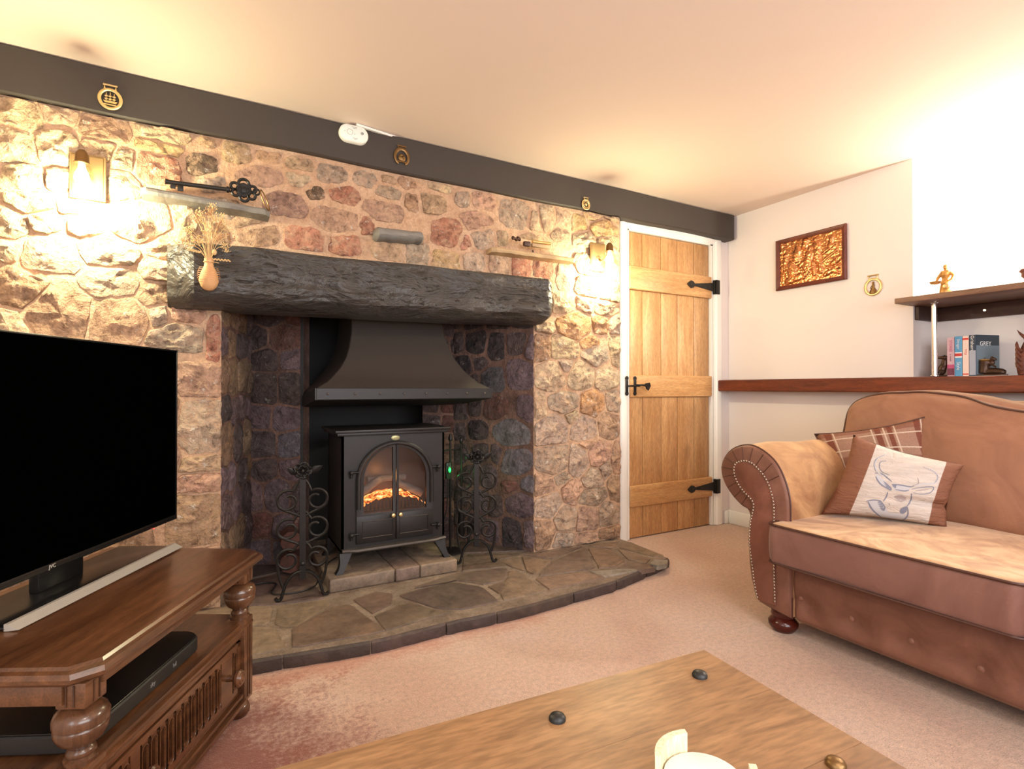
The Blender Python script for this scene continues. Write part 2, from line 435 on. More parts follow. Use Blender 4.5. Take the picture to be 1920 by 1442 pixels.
def stone_poly(S, i, gap, rect, ext=1.25):
    u, z, w_, h_ = S[i][:4]; a = w_*.5*ext; b = h_*.5*ext; p = 5; poly = []
    for k in range(32):
        t = 2*PI*k/32; c, s_ = math.cos(t), math.sin(t)
        r = (abs(c/a)**p+abs(s_/b)**p)**(-1/p); poly.append((u+r*c, z+r*s_))
    def e(w2, h2, dx, dy): a2 = w2/2; b2 = h2/2; return a2*b2/math.sqrt((b2*dx)**2+(a2*dy)**2)
    for j, q in enumerate(S):
        if j == i: continue
        dx = q[0]-u; dy = q[1]-z; D = math.hypot(dx, dy)
        if D > 1.3*(w_+h_+q[2]+q[3])/2+.1 or D < 1e-5: continue
        ri = e(w_, h_, dx/D, dy/D); rj = e(q[2], q[3], dx/D, dy/D)
        # the joint normal leans towards the axis of the closer pair of faces
        nx = dx/(w_+q[2])**1.0; ny = dy/(h_+q[3])**1.0; nl = math.hypot(nx, ny); nx /= nl; ny /= nl
        s_ = D*ri/(ri+rj); px = u+dx/D*s_-nx*gap/2; py = z+dy/D*s_-ny*gap/2
        poly = clip(poly, px, py, nx, ny)
        if len(poly) < 3: return None
    x0, x1, z0, z1 = rect
    for a_ in ((x1, 0, 1, 0), (x0, 0, -1, 0), (0, z1, 0, 1), (0, z0, 0, -1)):
        poly = clip(poly, a_[0], a_[1], a_[2], a_[3])
        if len(poly) < 3: return None
    return poly
def stone_obj(poly, P0, U, Nv, prot, mat, col, parent, rough=.006, name='stone', nn=22, V=Vector((0, 0, 1)), crown=.35, ruff=.003):
    """poly (u,v) on the plane P0 + u*U + v*V, Nv pointing to the room"""
    area_ = abs(sum(poly[i][0]*poly[(i+1) % len(poly)][1]-poly[(i+1) % len(poly)][0]*poly[i][1] for i in range(len(poly))))/2
    if area_ < .0007: return None
    pl = resample(poly, nn)
    pl = [((pl[i-1][0]+6*pl[i][0]+pl[(i+1) % nn][0])/8, (pl[i-1][1]+6*pl[i][1]+pl[(i+1) % nn][1])/8) for i in range(nn)]
    cu = sum(p[0] for p in pl)/nn; cv = sum(p[1] for p in pl)/nn
    P0 = Vector(P0); o3 = P0+U*cu+V*cv
    mb = MB(); sd = random.random()*100; ext_ = max(math.hypot(p[0]-cu, p[1]-cv) for p in pl)
    fac = []
    for k in range(5):      # cleft faces: the surface is the lowest of a few tilted planes
        an = 2*PI*(k+random.random())/5; sl = random.uniform(.05, .42)*(1-crown*.75)
        fac.append((math.cos(an)*sl, math.sin(an)*sl, prot*random.uniform(1.0, 1.25)))
    def height(u, v):
        h = min(f_[2]-((u-cu)*f_[0]+(v-cv)*f_[1]) for f_ in fac)
        p = Vector((u*13+sd, v*19, sd))
        h += noise.fractal(p, .8, 2.1, 5)*rough*1.3+(abs(noise.noise(p*1.7))-.25)*rough*1.1
        return max(h, prot*.25)
    rings = [(1.01, -.014, 0), (1.0, 0, .45), (.985, 0, .78), (.93, 0, .96), (.80, 0, 1), (.64, 0, 1), (.46, 0, 1), (.28, 0, 1), (.12, 0, 1)]
    R = []
    for k, (s_, h, hk) in enumerate(rings):
        ring = []
        for (u, v) in pl:
            du = (u-cu)*s_; dv = (v-cv)*s_
            q = o3+U*du+V*dv
            ed = (noise.noise(Vector((u*34, v*34, sd)))+.5*noise.noise(Vector((u*80, v*80, sd))))*ruff*(s_ if k else .3)
            hh = h if k == 0 else height(cu+du, cv+dv)*hk+crown*prot*.5*(1-s_*s_)
            rad = Vector((du, dv)).normalized() if (du or dv) else Vector((0, 0))
            ring.append(q+Nv*hh+U*rad[0]*ed+V*rad[1]*ed)
        R.append(ring)
    mb.loft(R, cap=False)
    n0 = len(mb.v); mb.v.append(o3+Nv*(height(cu, cv)+crown*prot*.5))
    b = n0-nn
    for k in range(nn): mb.f.append((b+k, b+(k+1) % nn, n0))
    o = obj(name, mb, mat, parent, ang=24)
    o.color = tuple(col[:3])+(1,)
    return o
TAN = (200, 174, 144); GREY = (180, 160, 142); RED = (184, 128, 106); PUR = (150, 122, 112); DK = (112, 92, 78); YEL = (204, 168, 122); PINK = (198, 160, 138); BRN = (174, 142, 114)
def jit(c, a=.12):
    k = 1+random.uniform(-a, a); c = lin(*c); return (c[0]*k*(1+random.uniform(-.05, .05)), c[1]*k, c[2]*k*(1+random.uniform(-.06, .06)))

# ------------------------------------------------------------ the room
XR = 3.27; YB = 2.64; YS = 2.575; ZC = 2.2; XL = -1.15; YF = -1.7; RD = 3.5   # right wall, back wall, stone face, ceiling...
struct(obj('floor', MB().box(XL-.1, XR+.3, YF-.1, 3.6, -.1, 0), 'carpet', smooth=False, origin=(0, 0, 0)))
struct(obj('ceiling', MB().box(XL-.1, XR+.4, YF-.1, 3.6, ZC, ZC+.1), 'ceil', smooth=False))
m = MB()
m.box(XL-.1, .04, YS, 3.6, 0, ZC); m.box(.04, 1.585, YS, 2.95, 1.40, ZC); m.box(1.585, 2.21, YS, 3.6, 0, ZC)
m.box(2.21, 2.31, YB+.03, 3.6, 0, ZC); m.box(2.31, 3.11, YB, 3.6, 2.0, ZC); m.box(3.11, XR+.3, YB, 3.6, 0, ZC)
m.box(2.31, 3.11, YB+.2, 3.6, 0, 2.0)
wb = struct(obj('wall_back', m, 'mortar', smooth=False, origin=(0, YS, 0)))
struct(obj('trim_2', MB().box(3.11, XR+.01, YB-.012, YB+.01, 0, ZC), 'wall', smooth=False))      # plastered strip beside the door
m = MB(); m.box(XR, XR+.3, YF, YB+.4, 0, 1.03); m.box(XR, XR+.3, 1.452, YB+.4, 1.0, ZC)
m.box(RD, RD+.1, -.35, 1.6, 1.0, ZC); m.box(XR, XR+.3, YF, -.35, 1.0, ZC)
struct(obj('wall_right', m, 'wall', smooth=False))
m = MB(); m.box(XL-.1, XL, YF, -1.15, 0, ZC); m.box(XL-.1, XL, .05, YB, 0, ZC); m.box(XL-.1, XL, -1.15, .05, 0, .8); m.box(XL-.1, XL, -1.15, .05, 1.9, ZC)
struct(obj('wall_left', m, 'wall', smooth=False))
m = MB(); m.box(XL-.1, -.45, YF-.1, YF, 0, ZC); m.box(2.35, XR+.3, YF-.1, YF, 0, ZC); m.box(-.45, 2.35, YF-.1, YF, 0, .8); m.box(-.45, 2.35, YF-.1, YF, 1.98, ZC)
struct(obj('wall_front', m, 'wall', smooth=False))
def window(name, x0, x1, y, z0, z1, nb, along='x'):
    m = MB(); d = .05
    def b(a0, a1, c0, c1):
        if along == 'x': m.box(a0, a1, y-.03, y+.02, c0, c1, .006)
        else: m.box(y-.03, y+.02, a0, a1, c0, c1, .006)
    b(x0, x1, z0, z0+d); b(x0, x1, z1-d, z1); b(x0, x0+d, z0, z1); b(x1-d, x1, z0, z1)
    for i in range(1, nb): xx = x0+(x1-x0)*i/nb; b(xx-.02, xx+.02, z0, z1)
    b(x0, x1, (z0+z1)/2-.012, (z0+z1)/2+.012)
    struct(obj(name, m, 'trim'))
window('window_1', -.45, 2.35, YF-.05, .8, 1.98, 4); window('window_2', -1.15, .05, XL-.05, .8, 1.9, 2, 'y')
struct(obj('baseboard_right', MB().box(XR-.018, XR, 1.0, YB-.012, 0, .095, .006), 'trim'))
struct(obj('baseboard_back', MB().box(3.215, XR-.018, YB-.03, YB-.012, 0, .095, .006), 'trim'))

# the black ceiling beam along the back wall
m = MB(); pts = []
n = 60; rings = []
for i in range(n+1):
    x = XL+(3.235-XL)*i/n
    zt = ZC-.004-.004*noise.noise(Vector((x*2, 0, 3))); zb = (2.022 if x > 2.6 else 2.024)+.010*noise.noise(Vector((x*1.6, 5, 0)))
    yf = YS-.028+.006*noise.noise(Vector((x*2.2, 9, 1)))
    rings.append([(x, YB, zb), (x, yf+.006, zb), (x, yf, zb+.006), (x, yf, zt-.004), (x, yf+.004, zt), (x, YB, zt)])
m.loft(rings); struct(obj('trim_1', m, 'black_beam'))

# ---- stones of the back wall, read off the photograph: centre and size in its pixels
SP = '''30 210 92 54 T|112 212 76 34 T|196 240 92 44 B|302 252 90 30 T|296 278 80 26 Y|290 312 82 54 R|108 280 76 52 T|24 274 76 62 T|46 334 76 48 T|190 285 60 30 T
116 340 60 40 T|232 300 50 34 T|228 350 60 56 T|150 380 90 40 T|60 380 80 42 T|24 424 56 50 T|82 418 50 34 T|20 470 52 36 T|90 482 134 66 T|250 415 116 70 T|168 425 60 40 T|196 468 118 56 G|300 468 54 34 T
40 540 92 64 B|204 530 108 52 T|290 508 54 42 T|288 552 56 48 B|112 584 116 90 B|224 602 104 78 B|20 610 54 50 T|300 590 40 40 G|345 590 66 26 P|330 632 100 46 G|398 636 25 76 R
376 716 76 58 P|374 797 80 92 G|378 870 74 30 N|376 905 80 38 P|370 976 90 96 B|374 1046 80 40 P|372 1100 80 60 B
388 266 32 20 B|445 287 54 42 N|504 295 48 22 B|563 309 56 26 N|622 327 60 36 G|380 312 60 46 D|398 345 50 34 G|488 331 96 38 P|562 338 50 28 T|590 362 40 26 D|647 366 60 36 R|684 337 44 30 G|727 338 26 18 B|763 343 34 22 B|728 360 52 26 G
536 384 84 46 U|628 413 88 46 P|470 420 56 40 B|420 392 60 40 G|355 412 50 66 T|400 440 66 48 B|478 434 88 52 B|573 447 80 44 R|645 459 64 38 R|688 424 30 34 R|719 396 82 38 P|772 380 30 34 B|812 383 52 40 N|823 352 44 20 T|868 374 32 30 G|905 377 46 34 P
893 415 66 38 P|842 438 66 58 R|728 468 64 42 N|782 476 50 46 G|838 488 58 40 Y|886 490 46 36 G|935 497 38 38 P|978 499 40 42 R|1018 503 42 38 R|908 447 50 42 G|965 402 56 54 G|1003 416 24 42 T|1026 410 34 50 T|1056 412 34 36 T|940 447 24 30 T|1050 440 44 26 T
1000 443 70 16 T|872 455 26 30 R|1084 420 36 34 Y|1092 448 40 26 T|1130 430 44 26 Y|1140 462 40 34 T|1146 405 26 16 T|1110 405 36 14 T
1060 520 36 54 T|1060 568 40 38 T|1104 500 46 36 T|1100 538 46 36 T|1142 502 32 44 T|1140 545 34 36 T|1096 570 36 26 T|1134 580 44 28 T|1150 610 24 30 G|1076 612 62 50 O|1128 608 34 30 O
1020 615 40 18 T|1014 655 32 44 B|1060 655 54 44 T|1103 642 34 20 O|1115 668 56 32 G|1152 660 18 52 T|1026 704 54 48 T|1061 684 24 22 G|1091 702 46 46 T|1138 710 46 42 T|1056 756 62 34 G|1110 757 48 42 O|1147 752 24 40 G
1012 762 28 48 T|1034 806 64 54 G|1094 804 50 44 G|1140 796 36 46 B|1070 782 22 20 T|1100 834 40 14 P|1037 861 56 50 G|1084 864 38 56 G|1122 850 42 46 P|1154 862 18 56 B|1020 910 40 36 P|1054 896 34 18 G|1110 898 42 34 G|1134 882 22 30 G
1074 922 34 42 P|1028 948 42 44 G|1112 930 62 34 G|1150 915 24 50 B|1060 974 42 44 G|1101 974 42 44 P|1140 965 38 48 G|1018 1002 42 48 B|1056 1010 36 26 G|1100 1008 40 24 P|1142 1000 36 30 B'''
CC = dict(T=TAN, G=GREY, R=RED, U=PUR, D=DK, Y=YEL, P=PINK, N=(188, 158, 128), B=BRN, O=(204, 154, 112))
S = []
for tk in SP.replace('\n', '|').split('|'):
    x, y, w_, h_, c = tk.split(); x, y, w_, h_ = map(float, (x, y, w_, h_))
    p = onY(x, y, YS); a = onY(x-w_/2, y, YS); b_ = onY(x+w_/2, y, YS); t = onY(x, y-h_/2, YS); u = onY(x, y+h_/2, YS)
    S.append((p.x, p.z, b_.x-a.x, t.z-u.z, c))
# what stands behind the television and further left, outside the frame
for z, h_ in ((.13, .19), (.32, .17), (.50, .18), (.68, .17), (.86, .18), (1.04, .16)):
    x = -1.1+random.uniform(0, .08)
    while x < -.22:
        w_ = random.uniform(.17, .29); S.append((x+w_/2, z+random.uniform(-.015, .015), w_, h_, random.choice('TGBP'))); x += w_
for z, h_ in ((1.22, .17), (1.40, .17), (1.58, .18), (1.76, .17), (1.92, .15)):
    S.append((-.80, z, .22, h_, 'T')); S.append((-1.03, z+.02, .22, h_, 'B'))
for i, q in enumerate(S):
    if q[1] > 1.42: rect = (XL, 2.207, 1.40, 2.016); 
    elif q[0] < .6: rect = (XL, .040, .02, 1.44)
    else: rect = (1.588, 2.207, .055, 1.42)
    mid = q[1] > 1.5 and -.05 < q[0] < 1.9
    pl = stone_poly(S, i, .020 if mid else .011, rect, 1.0 if mid else 1.3)
    if pl is None or len(pl) < 3: continue
    stone_obj(pl, (0, YS, 0), Vector((1, 0, 0)), Vector((0, -1, 0)), random.uniform(.006, .014) if mid else random.uniform(.016, .028), 'stone',
              jit(CC[q[4]]), wb, .005 if mid else .011, nn=34, crown=.6 if mid else .05, ruff=.010 if mid else .007)

# ---- the inglenook: splayed cheeks, a back wall and a dark recess
def alcove(name, A, B, z0, z1, mat='soot_mortar', th=.12, inward=1):
    A = Vector((*A, 0)); B = Vector((*B, 0)); U = (B-A).normalized(); Nn = Vector((U.y, -U.x, 0))*inward
    m = MB().prism([A+Vector((0, 0, z0)), B+Vector((0, 0, z0)), B+Vector((0, 0, z1)), A+Vector((0, 0, z1))], -Nn*th)
    return struct(obj(name, m, mat, smooth=False, origin=A)), A, U, Nn, (B-A).length
ZT = 1.75
def auto(L, z0, z1, w_, h_, cols, seed):
    random.seed(seed); out = []; z = z0
    while z < z1:
        hh = h_*random.uniform(.8, 1.25); x = random.uniform(-.5, 0)*w_
        while x < L:
            ww = w_*random.uniform(.7, 1.35); out.append((x+ww/2, z+hh/2+random.uniform(-.012, .012), ww*.96, hh*.95, random.choice(cols))); x += ww
        z += hh
    return out
DCOL = dict(d=(92, 78, 76), p=(122, 102, 106), g=(122, 116, 122), r=(126, 84, 74), t=(150, 122, 96), k=(66, 56, 58), o=(158, 122, 86))
def face(name, A, B, seeds, z0, z1, gap, prot, inward=1, cmix=None):
    o, A3, U, Nn, L = alcove(name, A, B, z0, z1, inward=inward)
    for i, q in enumerate(seeds):
        pl = stone_poly(seeds, i, gap, (0, L, z0, z1), 1.1)
        if pl is None or len(pl) < 3: continue
        c = DCOL[q[4]]
        stone_obj(pl, A3, U, Nn, random.uniform(*prot), 'soot_stone' if not (cmix and cmix(q)) else 'stone', jit(c, .2), o, .008, nn=24, crown=.3)
    return o
# right cheek: facing the camera, stones read off the photograph
RA, RB = (1.587, YS), (1.30, 3.04)
Ur = (Vector((*RB, 0))-Vector((*RA, 0))); Lr = Ur.length; Ur.normalize(); Nr = Vector((-Ur.y, Ur.x, 0))
G = '''852 640 34 44 d|893 640 40 44 k|930 648 34 52 k|972 645 44 40 d|992 652 18 50 p|868 690 40 44 k|900 682 30 24 d|922 712 46 44 g|976 702 50 54 p|888 715 26 24 d|860 770 36 40 d|892 762 30 34 d|926 766 50 40 r|985 766 30 48 p
896 806 38 34 k|862 808 26 34 d|958 812 66 50 g|862 852 30 36 d|904 850 34 34 d|930 852 26 36 p|966 865 60 48 g|880 890 34 34 d|916 892 30 44 p|956 913 28 22 r|990 908 26 30 g|866 930 28 36 d|900 940 34 40 p|930 950 26 40 d|976 948 52 48 p
862 968 26 30 d|892 982 40 34 d|960 1000 52 56 k|990 1000 22 50 p|926 995 30 40 p'''
SR = []
for tk in G.replace('\n', '|').split('|'):
    x, y, w_, h_, c = tk.split(); x, y, w_, h_ = map(float, (x, y, w_, h_))
    A3 = Vector((*RA, 0)); f = lambda X, Y: onP(X, Y, A3, Nr)
    u = lambda v: (v-A3).dot(Ur)
    p = f(x, y); a = u(f(x-w_/2, y)); b_ = u(f(x+w_/2, y)); t = f(x, y-h_/2).z; bt = f(x, y+h_/2).z
    SR.append((u(p), p.z, abs(b_-a), t-bt, c))
SR += auto(Lr, 1.30, 1.7, .14, .12, 'kd', 5)
random.seed(11)
face('wall_alcove_right', RA, RB, SR, .03, ZT, .020, (.008, .02), inward=-1)
face('wall_alcove_left', (.04, YS), (.185, 3.12), auto(.56, .05, ZT, .17, .15, 'todpt', 3), .03, ZT, .012, (.008, .022))
face('wall_alcove_back', (.185, 3.12), (.41, 2.99), auto(.26, .05, ZT, .15, .14, 'pdprgd', 8), .03, ZT, .012, (.008, .02))
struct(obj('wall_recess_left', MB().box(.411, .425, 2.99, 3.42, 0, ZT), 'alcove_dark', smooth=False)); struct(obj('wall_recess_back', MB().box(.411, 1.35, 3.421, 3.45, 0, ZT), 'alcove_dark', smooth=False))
face('wall_alcove_end', (1.12, 3.10), (1.30, 3.04), auto(.19, .05, ZT, .14, .13, 'drkt', 9), .03, ZT, .014, (.006, .016))
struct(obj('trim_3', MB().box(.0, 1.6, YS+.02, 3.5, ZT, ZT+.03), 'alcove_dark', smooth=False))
random.seed(21)

# ---- hearth: slate flags read off the photograph, laid on a bed with a darker kerb
HZ = .055
fr = [(-.22, 2.09), (.074, 2.031), (.30, 1.995), (.52, 1.962), (.72, 1.968), (.863, 1.972), (1.02, 1.962), (1.205, 1.965), (1.45, 1.982), (1.669, 2.0), (1.92, 2.06), (2.172, 2.128)]
hp = fr+[(2.172, 2.128), (2.17, 2.17), (2.19, 2.50), (2.165, YS-.003)]
poly = [(x, y+.008, 0) for x, y in fr[:-1]]+[(2.165, 2.14, 0), (2.165, 2.18, 0), (2.19, 2.50, 0), (2.18, YS, 0), (1.587, YS, 0), (1.30, 3.04, 0), (1.12, 3.10, 0), (1.12, 3.42, 0), (.41, 3.42, 0), (.41, 2.99, 0), (.185, 3.12, 0), (.04, YS, 0), (-.22, YS, 0)]
hearth = tag(obj('hearth', MB().prism(poly, (0, 0, HZ-.006)), 'hearth_mortar', smooth=False, origin=(.9, 2.3, 0)), 'low stone hearth of irregular slate flags in front of the fireplace', 'hearth')
FL = [(0, '300 1178|442 1178|496 1173|521 1178|530 1199|541 1214|442 1234|300 1262'), (0, '300 1140|442 1137|514 1136|507 1168|495 1171|445 1175|300 1178'), (1, '521 1137|617 1123|622 1133|557 1175|530 1176|514 1170'),
 (2, '545 1176|580 1160|626 1135|658 1131|690 1156|725 1181|702 1186|567 1211|546 1212'), (2, '661 1124|706 1108|736 1112|734 1131|698 1150'), (2, '700 1154|741 1137|771 1128|814 1142|858 1145|810 1156|722 1182'),
 (3, '745 1117|775 1106|850 1090|905 1099|938 1126|868 1142|820 1141|778 1127'), (2, '772 1101|855 1074|953 1063|946 1088|908 1095|850 1086|775 1103'), (1, '957 1067|985 1077|1023 1107|945 1126|938 1114'), (2, '914 1099|945 1091|936 1112'),
 (1, '1001 1083|1100 1071|1138 1081|1029 1105'), (2, '1007 1080|1038 1050|1098 1026|1118 1065|1083 1070'), (1, '978 1042|1035 1050|1004 1077|988 1071'), (1, '936 1050|974 1043|985 1070|958 1062'),
 (1, '1102 1026|1143 1029|1174 1050|1151 1063|1123 1065'), (4, '1104 1071|1190 1064|1198 1069|1132 1082'), (1, '1158 1029|1221 1047|1211 1057|1178 1049'), (2, '1177 1053|1212 1059|1230 1063|1202 1069|1155 1066'),
 (4, '1226 1048|1253 1049|1252 1057|1233 1061|1217 1056'), (1, '1168 1015|1180 1015|1249 1043|1226 1043|1160 1026'), (1, '1103 1023|1160 1015|1153 1026|1143 1026'), (2, '980 1040|1000 1038|1094 1024|1036 1047'),
 (3, '445 1092|560 1066|606 1112|612 1121|515 1133|442 1134'), (2, '868 1040|990 1036|974 1040|934 1048|955 1061|866 1070'), (3, '450 1088|482 1058|560 1058|562 1063'), (3, '862 1036|862 1015|905 1014|985 1032')]
FC = [(134, 116, 98), (128, 108, 92), (112, 94, 82), (96, 82, 76), (142, 134, 120)]
for c, s_ in FL:
    P = [onZ(*map(float, t.split()), HZ) for t in s_.split('|')]
    cx = sum(p.x for p in P)/len(P); cy = sum(p.y for p in P)/len(P)
    a = sum(P[i].x*P[(i+1) % len(P)].y-P[(i+1) % len(P)].x*P[i].y for i in range(len(P)))
    if a < 0: P = P[::-1]
    pl = []
    for p in P:
        d = math.hypot(p.x-cx, p.y-cy); k = 1-.003/max(d, .02); pl.append((cx+(p.x-cx)*k, cy+(p.y-cy)*k))
    pl = resample(pl, 30); m = MB(); R_ = []
    sd = random.random()*50
    for sc_, zz in ((1.0, -.02), (1.0, -.001), (.985, .003), (.9, .004), (.6, .0045), (.3, .0045)):
        R_.append([(cx+(x-cx)*sc_, cy+(y-cy)*sc_, HZ-.004+zz+(.0022*noise.noise(Vector((x*sc_*9, y*sc_*9, sd))) if zz > 0 else 0)) for x, y in pl])
    m.loft(R_); o = obj('flagstone', m, 'flag', hearth, ang=35); o.color = tuple(jit(FC[c], .08))+(1,)
ks = [0, .15, .27, .42, .55, .72, .83, .92, 1]
for i in range(len(ks)-1):
    a, b_ = ks[i]*(len(fr)-1), ks[i+1]*(len(fr)-1); top = []; N_ = 8
    for j in range(N_+1):
        t = a+(b_-a)*j/N_; k = min(int(t), len(fr)-2); f = t-k
        top.append((fr[k][0]+(fr[k+1][0]-fr[k][0])*f, fr[k][1]+(fr[k+1][1]-fr[k][1])*f))
    m = MB(); R_ = []
    for j, (x, y) in enumerate(top):
        e = .004 if j in (0, N_) else 0; x += .003 if j == 0 else (-.003 if j == N_ else 0)
        w1 = .006*noise.noise(Vector((x*14, i*3., 0)))
        R_.append([(x, y+.03, .001), (x, y-.002+e+w1, .001), (x, y-.006+e+w1, .02), (x, y-.004+e+w1, HZ-.014), (x, y+.004+e, HZ-.007), (x, y+.03, HZ-.007)])
    m.loft(R_); o = obj('kerb_stone', m, 'flag', hearth, ang=35); o.color = tuple(jit((74, 62, 58), .12))+(1,)
# raised slab under the stove
pl = [(.468, 2.512), (.60, 2.508), (.80, 2.503), (1.0, 2.50), (1.075, 2.495), (1.088, 2.53), (1.09, 3.0), (.45, 3.0)]
def slab(x0, x1, col, parent=None):
    m = MB().box(x0, x1, 2.502-(x0-.46)*.02, 3.0, HZ-.005, .112, .008, 3)
    m.v = [v+Vector((0, .004*noise.noise(v*12), .003*noise.noise(v*9+Vector((7, 0, 0))))) for v in m.v]
    o = obj('slab_block', m, 'flag', parent, ang=35); o.color = tuple(jit(col, .06))+(1,); return o
pt = thing('stove_plinth', 'low pale stone slab raised under the stove', 'plinth', (.77, 2.75, HZ))
for a, b_, c in ((.468, .768, (132, 114, 98)), (.770, .89, (126, 108, 94)), (.892, 1.085, (136, 118, 100))): slab(a, b_, c, pt)

# ---- the mantel beam, hewn oak painted black
rings = []; n = 150; xa, xb = -.15, 1.60
for i in range(n+1):
    f = i/n; x = xa+(xb-xa)*f
    zt = 1.537+.022*f+.008*noise.noise(Vector((x*3, 1, 0)))
    zb = 1.292+.030*f+.010*noise.noise(Vector((x*3.3, 7, 0)))
    yf = 2.395+.010*noise.noise(Vector((x*2.6, 3, 0)))+.005*noise.noise(Vector((x*9, 3, 5)))
    taper = 0
    if f < .05: taper = (1-f/.05)
    yl = yf+.115*taper
    end = 1-.0*f
    if f > .985: yl += .02*(f-.985)/.015; zb += .012*(f-.985)/.015; zt -= .010*(f-.985)/.015
    h = zt-zb; ch = .040+.014*noise.noise(Vector((x*4, 11, 0))); R_ = [(x, YS+.08, zb), (x, yl+.085, zb), (x, yl+.020, zb+ch*.75), (x, yl+.008, zb+ch)]
    for k in range(1, 17):
        t = k/17; R_.append((x, yl+.013*noise.noise(Vector((x*4.5, t*2.2, 2)))+.007*abs(noise.noise(Vector((x*11, t*6, 4))))-.012*max(0, noise.noise(Vector((x*3.1, t*3+4, 9)))-.25)*4*.5, zb+ch+.006+(h-ch-.014)*t))
    R_ += [(x, yl+.012, zt-.004), (x, yl+.03, zt), (x, YS+.08, zt)]
    rings.append(R_)
mant = tag(obj('mantel_beam', MB().loft(rings), 'hewn', ang=28), 'thick hand-hewn oak beam painted black above the fireplace', 'mantel')

# ---- door with its architrave
dr = struct(empty('door_1', (2.70, YB, 0)))
def arch(x0, x1, z0, z1, hor=False):
    m = MB()
    if hor:
        prof = [(0, 0), (-.022, 0), (-.026, .02), (-.018, .045), (-.014, .065), (0, .065)]
        rings = [[(x, YB-.012+a, z0+.065-b_ if False else z0+b_) for a, b_ in [(p[0], .065-p[1]) for p in prof]] for x in (x0, x1)]
    m.loft(rings); return m
def casing(P, Q, nrm, width=.072):    # straight moulding from P to Q, its section spreading along nrm (outwards)
    prof = [(0, 0), (0, -.010), (.012, -.014), (.020, -.022), (.045, -.027), (.062, -.024), (width, -.018), (width, 0)]
    r = []
    for X, mit in ((Vector(P), 1), (Vector(Q), 1)): r.append([X+Vector(nrm)*a+Vector((0, b_, 0)) for a, b_ in prof])
    return r
def mitred(pts, nrms):
    prof = [(0, 0), (0, -.010), (.012, -.014), (.020, -.022), (.045, -.027), (.062, -.024), (.072, -.018), (.072, 0)]
    return [[Vector(p)+Vector(nv)*a+Vector((0, b_, 0)) for a, b_ in prof] for p, nv in zip(pts, nrms)]
y0 = YB-.008
m = MB().loft(mitred([(2.318, y0, .004), (2.318, y0, 1.996), (3.112, y0, 1.996), (3.112, y0, .004)], [(-1, 0, 0), (-1, 0, 1), (1, 0, 1), (1, 0, 0)]))
obj('architrave', m, 'trim', dr, ang=25)
m = MB().box(2.318, 2.333, YB-.012, YB+.07, .004, 1.99).box(3.088, 3.112, YB-.012, YB+.07, .004, 1.99).box(2.318, 3.112, YB-.012, YB+.07, 1.982, 1.997)
obj('door_jamb', m, 'trim', dr, smooth=False)
px_ = [1178, 1205, 1240, 1270.5, 1301.5, 1330]
xs = [onY(p, 650, YB).x for p in px_]; xs[0] = 2.336; xs[-1] = 3.086
random.seed(4)
for i in range(5):
    m = MB().box(xs[i]+.0014, xs[i+1]-.0014, YB+.002, YB+.03, .006, 1.979, .005, 2)
    obj('plank', m, 'door', dr)
for z0, z1 in ((1.605, 1.758), (.912, 1.055), (.207, .345)):
    m = MB().box(2.337, 3.094, YB-.020, YB+.001, z0, z1, .007, 3); obj('ledge_board', m, 'ledge', dr)
for zc in (1.685, .278):
    h = MB(); y = YB-.0225; P = []
    for x, hw in ((3.112, .046), (3.103, .046), (3.102, .030), (2.93, .010), (2.915, .008), (2.902, .022), (2.878, .026), (2.856, .012), (2.842, 0)): P.append((x, hw))
    out = [(x, y, zc+hw) for x, hw in P]+[(x, y, zc-hw) for x, hw in P[::-1][1:]]
    h.prism(out, (0, -.004, 0))
    h.box(3.104, 3.114, YB-.032, YB-.018, zc-.05, zc+.05, .003)
    h.box(3.114, 3.150, YB-.042, YB-.036, zc-.05, zc+.05, .001); h.box(3.112, 3.118, YB-.040, YB-.012, zc-.05, zc+.05)
    o = obj('strap_hinge', h, 'iron', dr)
    s_ = MB()
    for x in (2.882, 2.97, 3.06): s_.ell((x, y-.005, zc), .006, .004, .006, 8)
    obj('screw', s_, 'satin', o)
lt = MB(); y = YB-.021
for xc, s_ in ((2.290, .062), (2.372, .062)):
    yy = YB-.038 if xc < 2.3 else y
    lt.box(xc-.011, xc+.011, yy-.004, yy, .985-s_*.7, .985+s_*.7, .002)
    for q in (-1, 1): lt.lathe([(.004, -.004), (.014, -.003), (.014, 0), (.004, .001)], (xc, yy, .985+q*s_*.78), 12, 'y')
obj('latch_plate', lt, 'iron', dr)
lt = MB().tube([(2.285, y-.014, .983), (2.34, y-.016, .985), (2.40, y-.016, .985)], .006, 8).tube(catmull([(2.375, y-.006, .99), (2.385, y-.03, .99), (2.42, y-.04, .988), (2.455, y-.034, .972)]), [.006]*24+[.008], 8)
lt.prism([(2.42, y-.04, 1.0), (2.462, y-.036, 1.006), (2.470, y-.036, .985), (2.452, y-.036, .955), (2.430, y-.040, .965)], (0, -.006, 0))
obj('thumb_latch', lt, 'iron', dr)

# ---- the stained rail on the right wall
rings = []
for i in range(41):
    y = -.6+(2.645+.6)*i/40; w1 = .004*noise.noise(Vector((y*3, 0, 0)))
    x0 = 3.140 if y > 1.64 else 3.125
    zt = 1.027+.003*noise.noise(Vector((y*5, 2, 0))); zb = .949
    rings.append([(XR+.03, y, zb), (x0+w1+.004, y, zb), (x0+w1, y, zb+.006), (x0+w1, y, zt-.006), (x0+w1+.006, y, zt), (XR+.03, y, zt)])
rail = struct(obj('trim_4', MB().loft(rings), 'rail', ang=30))
obj('sill_board', MB().box(XR+.02, RD-.002, -.34, 1.450, 1.005, 1.031, .002), 'rail', rail)
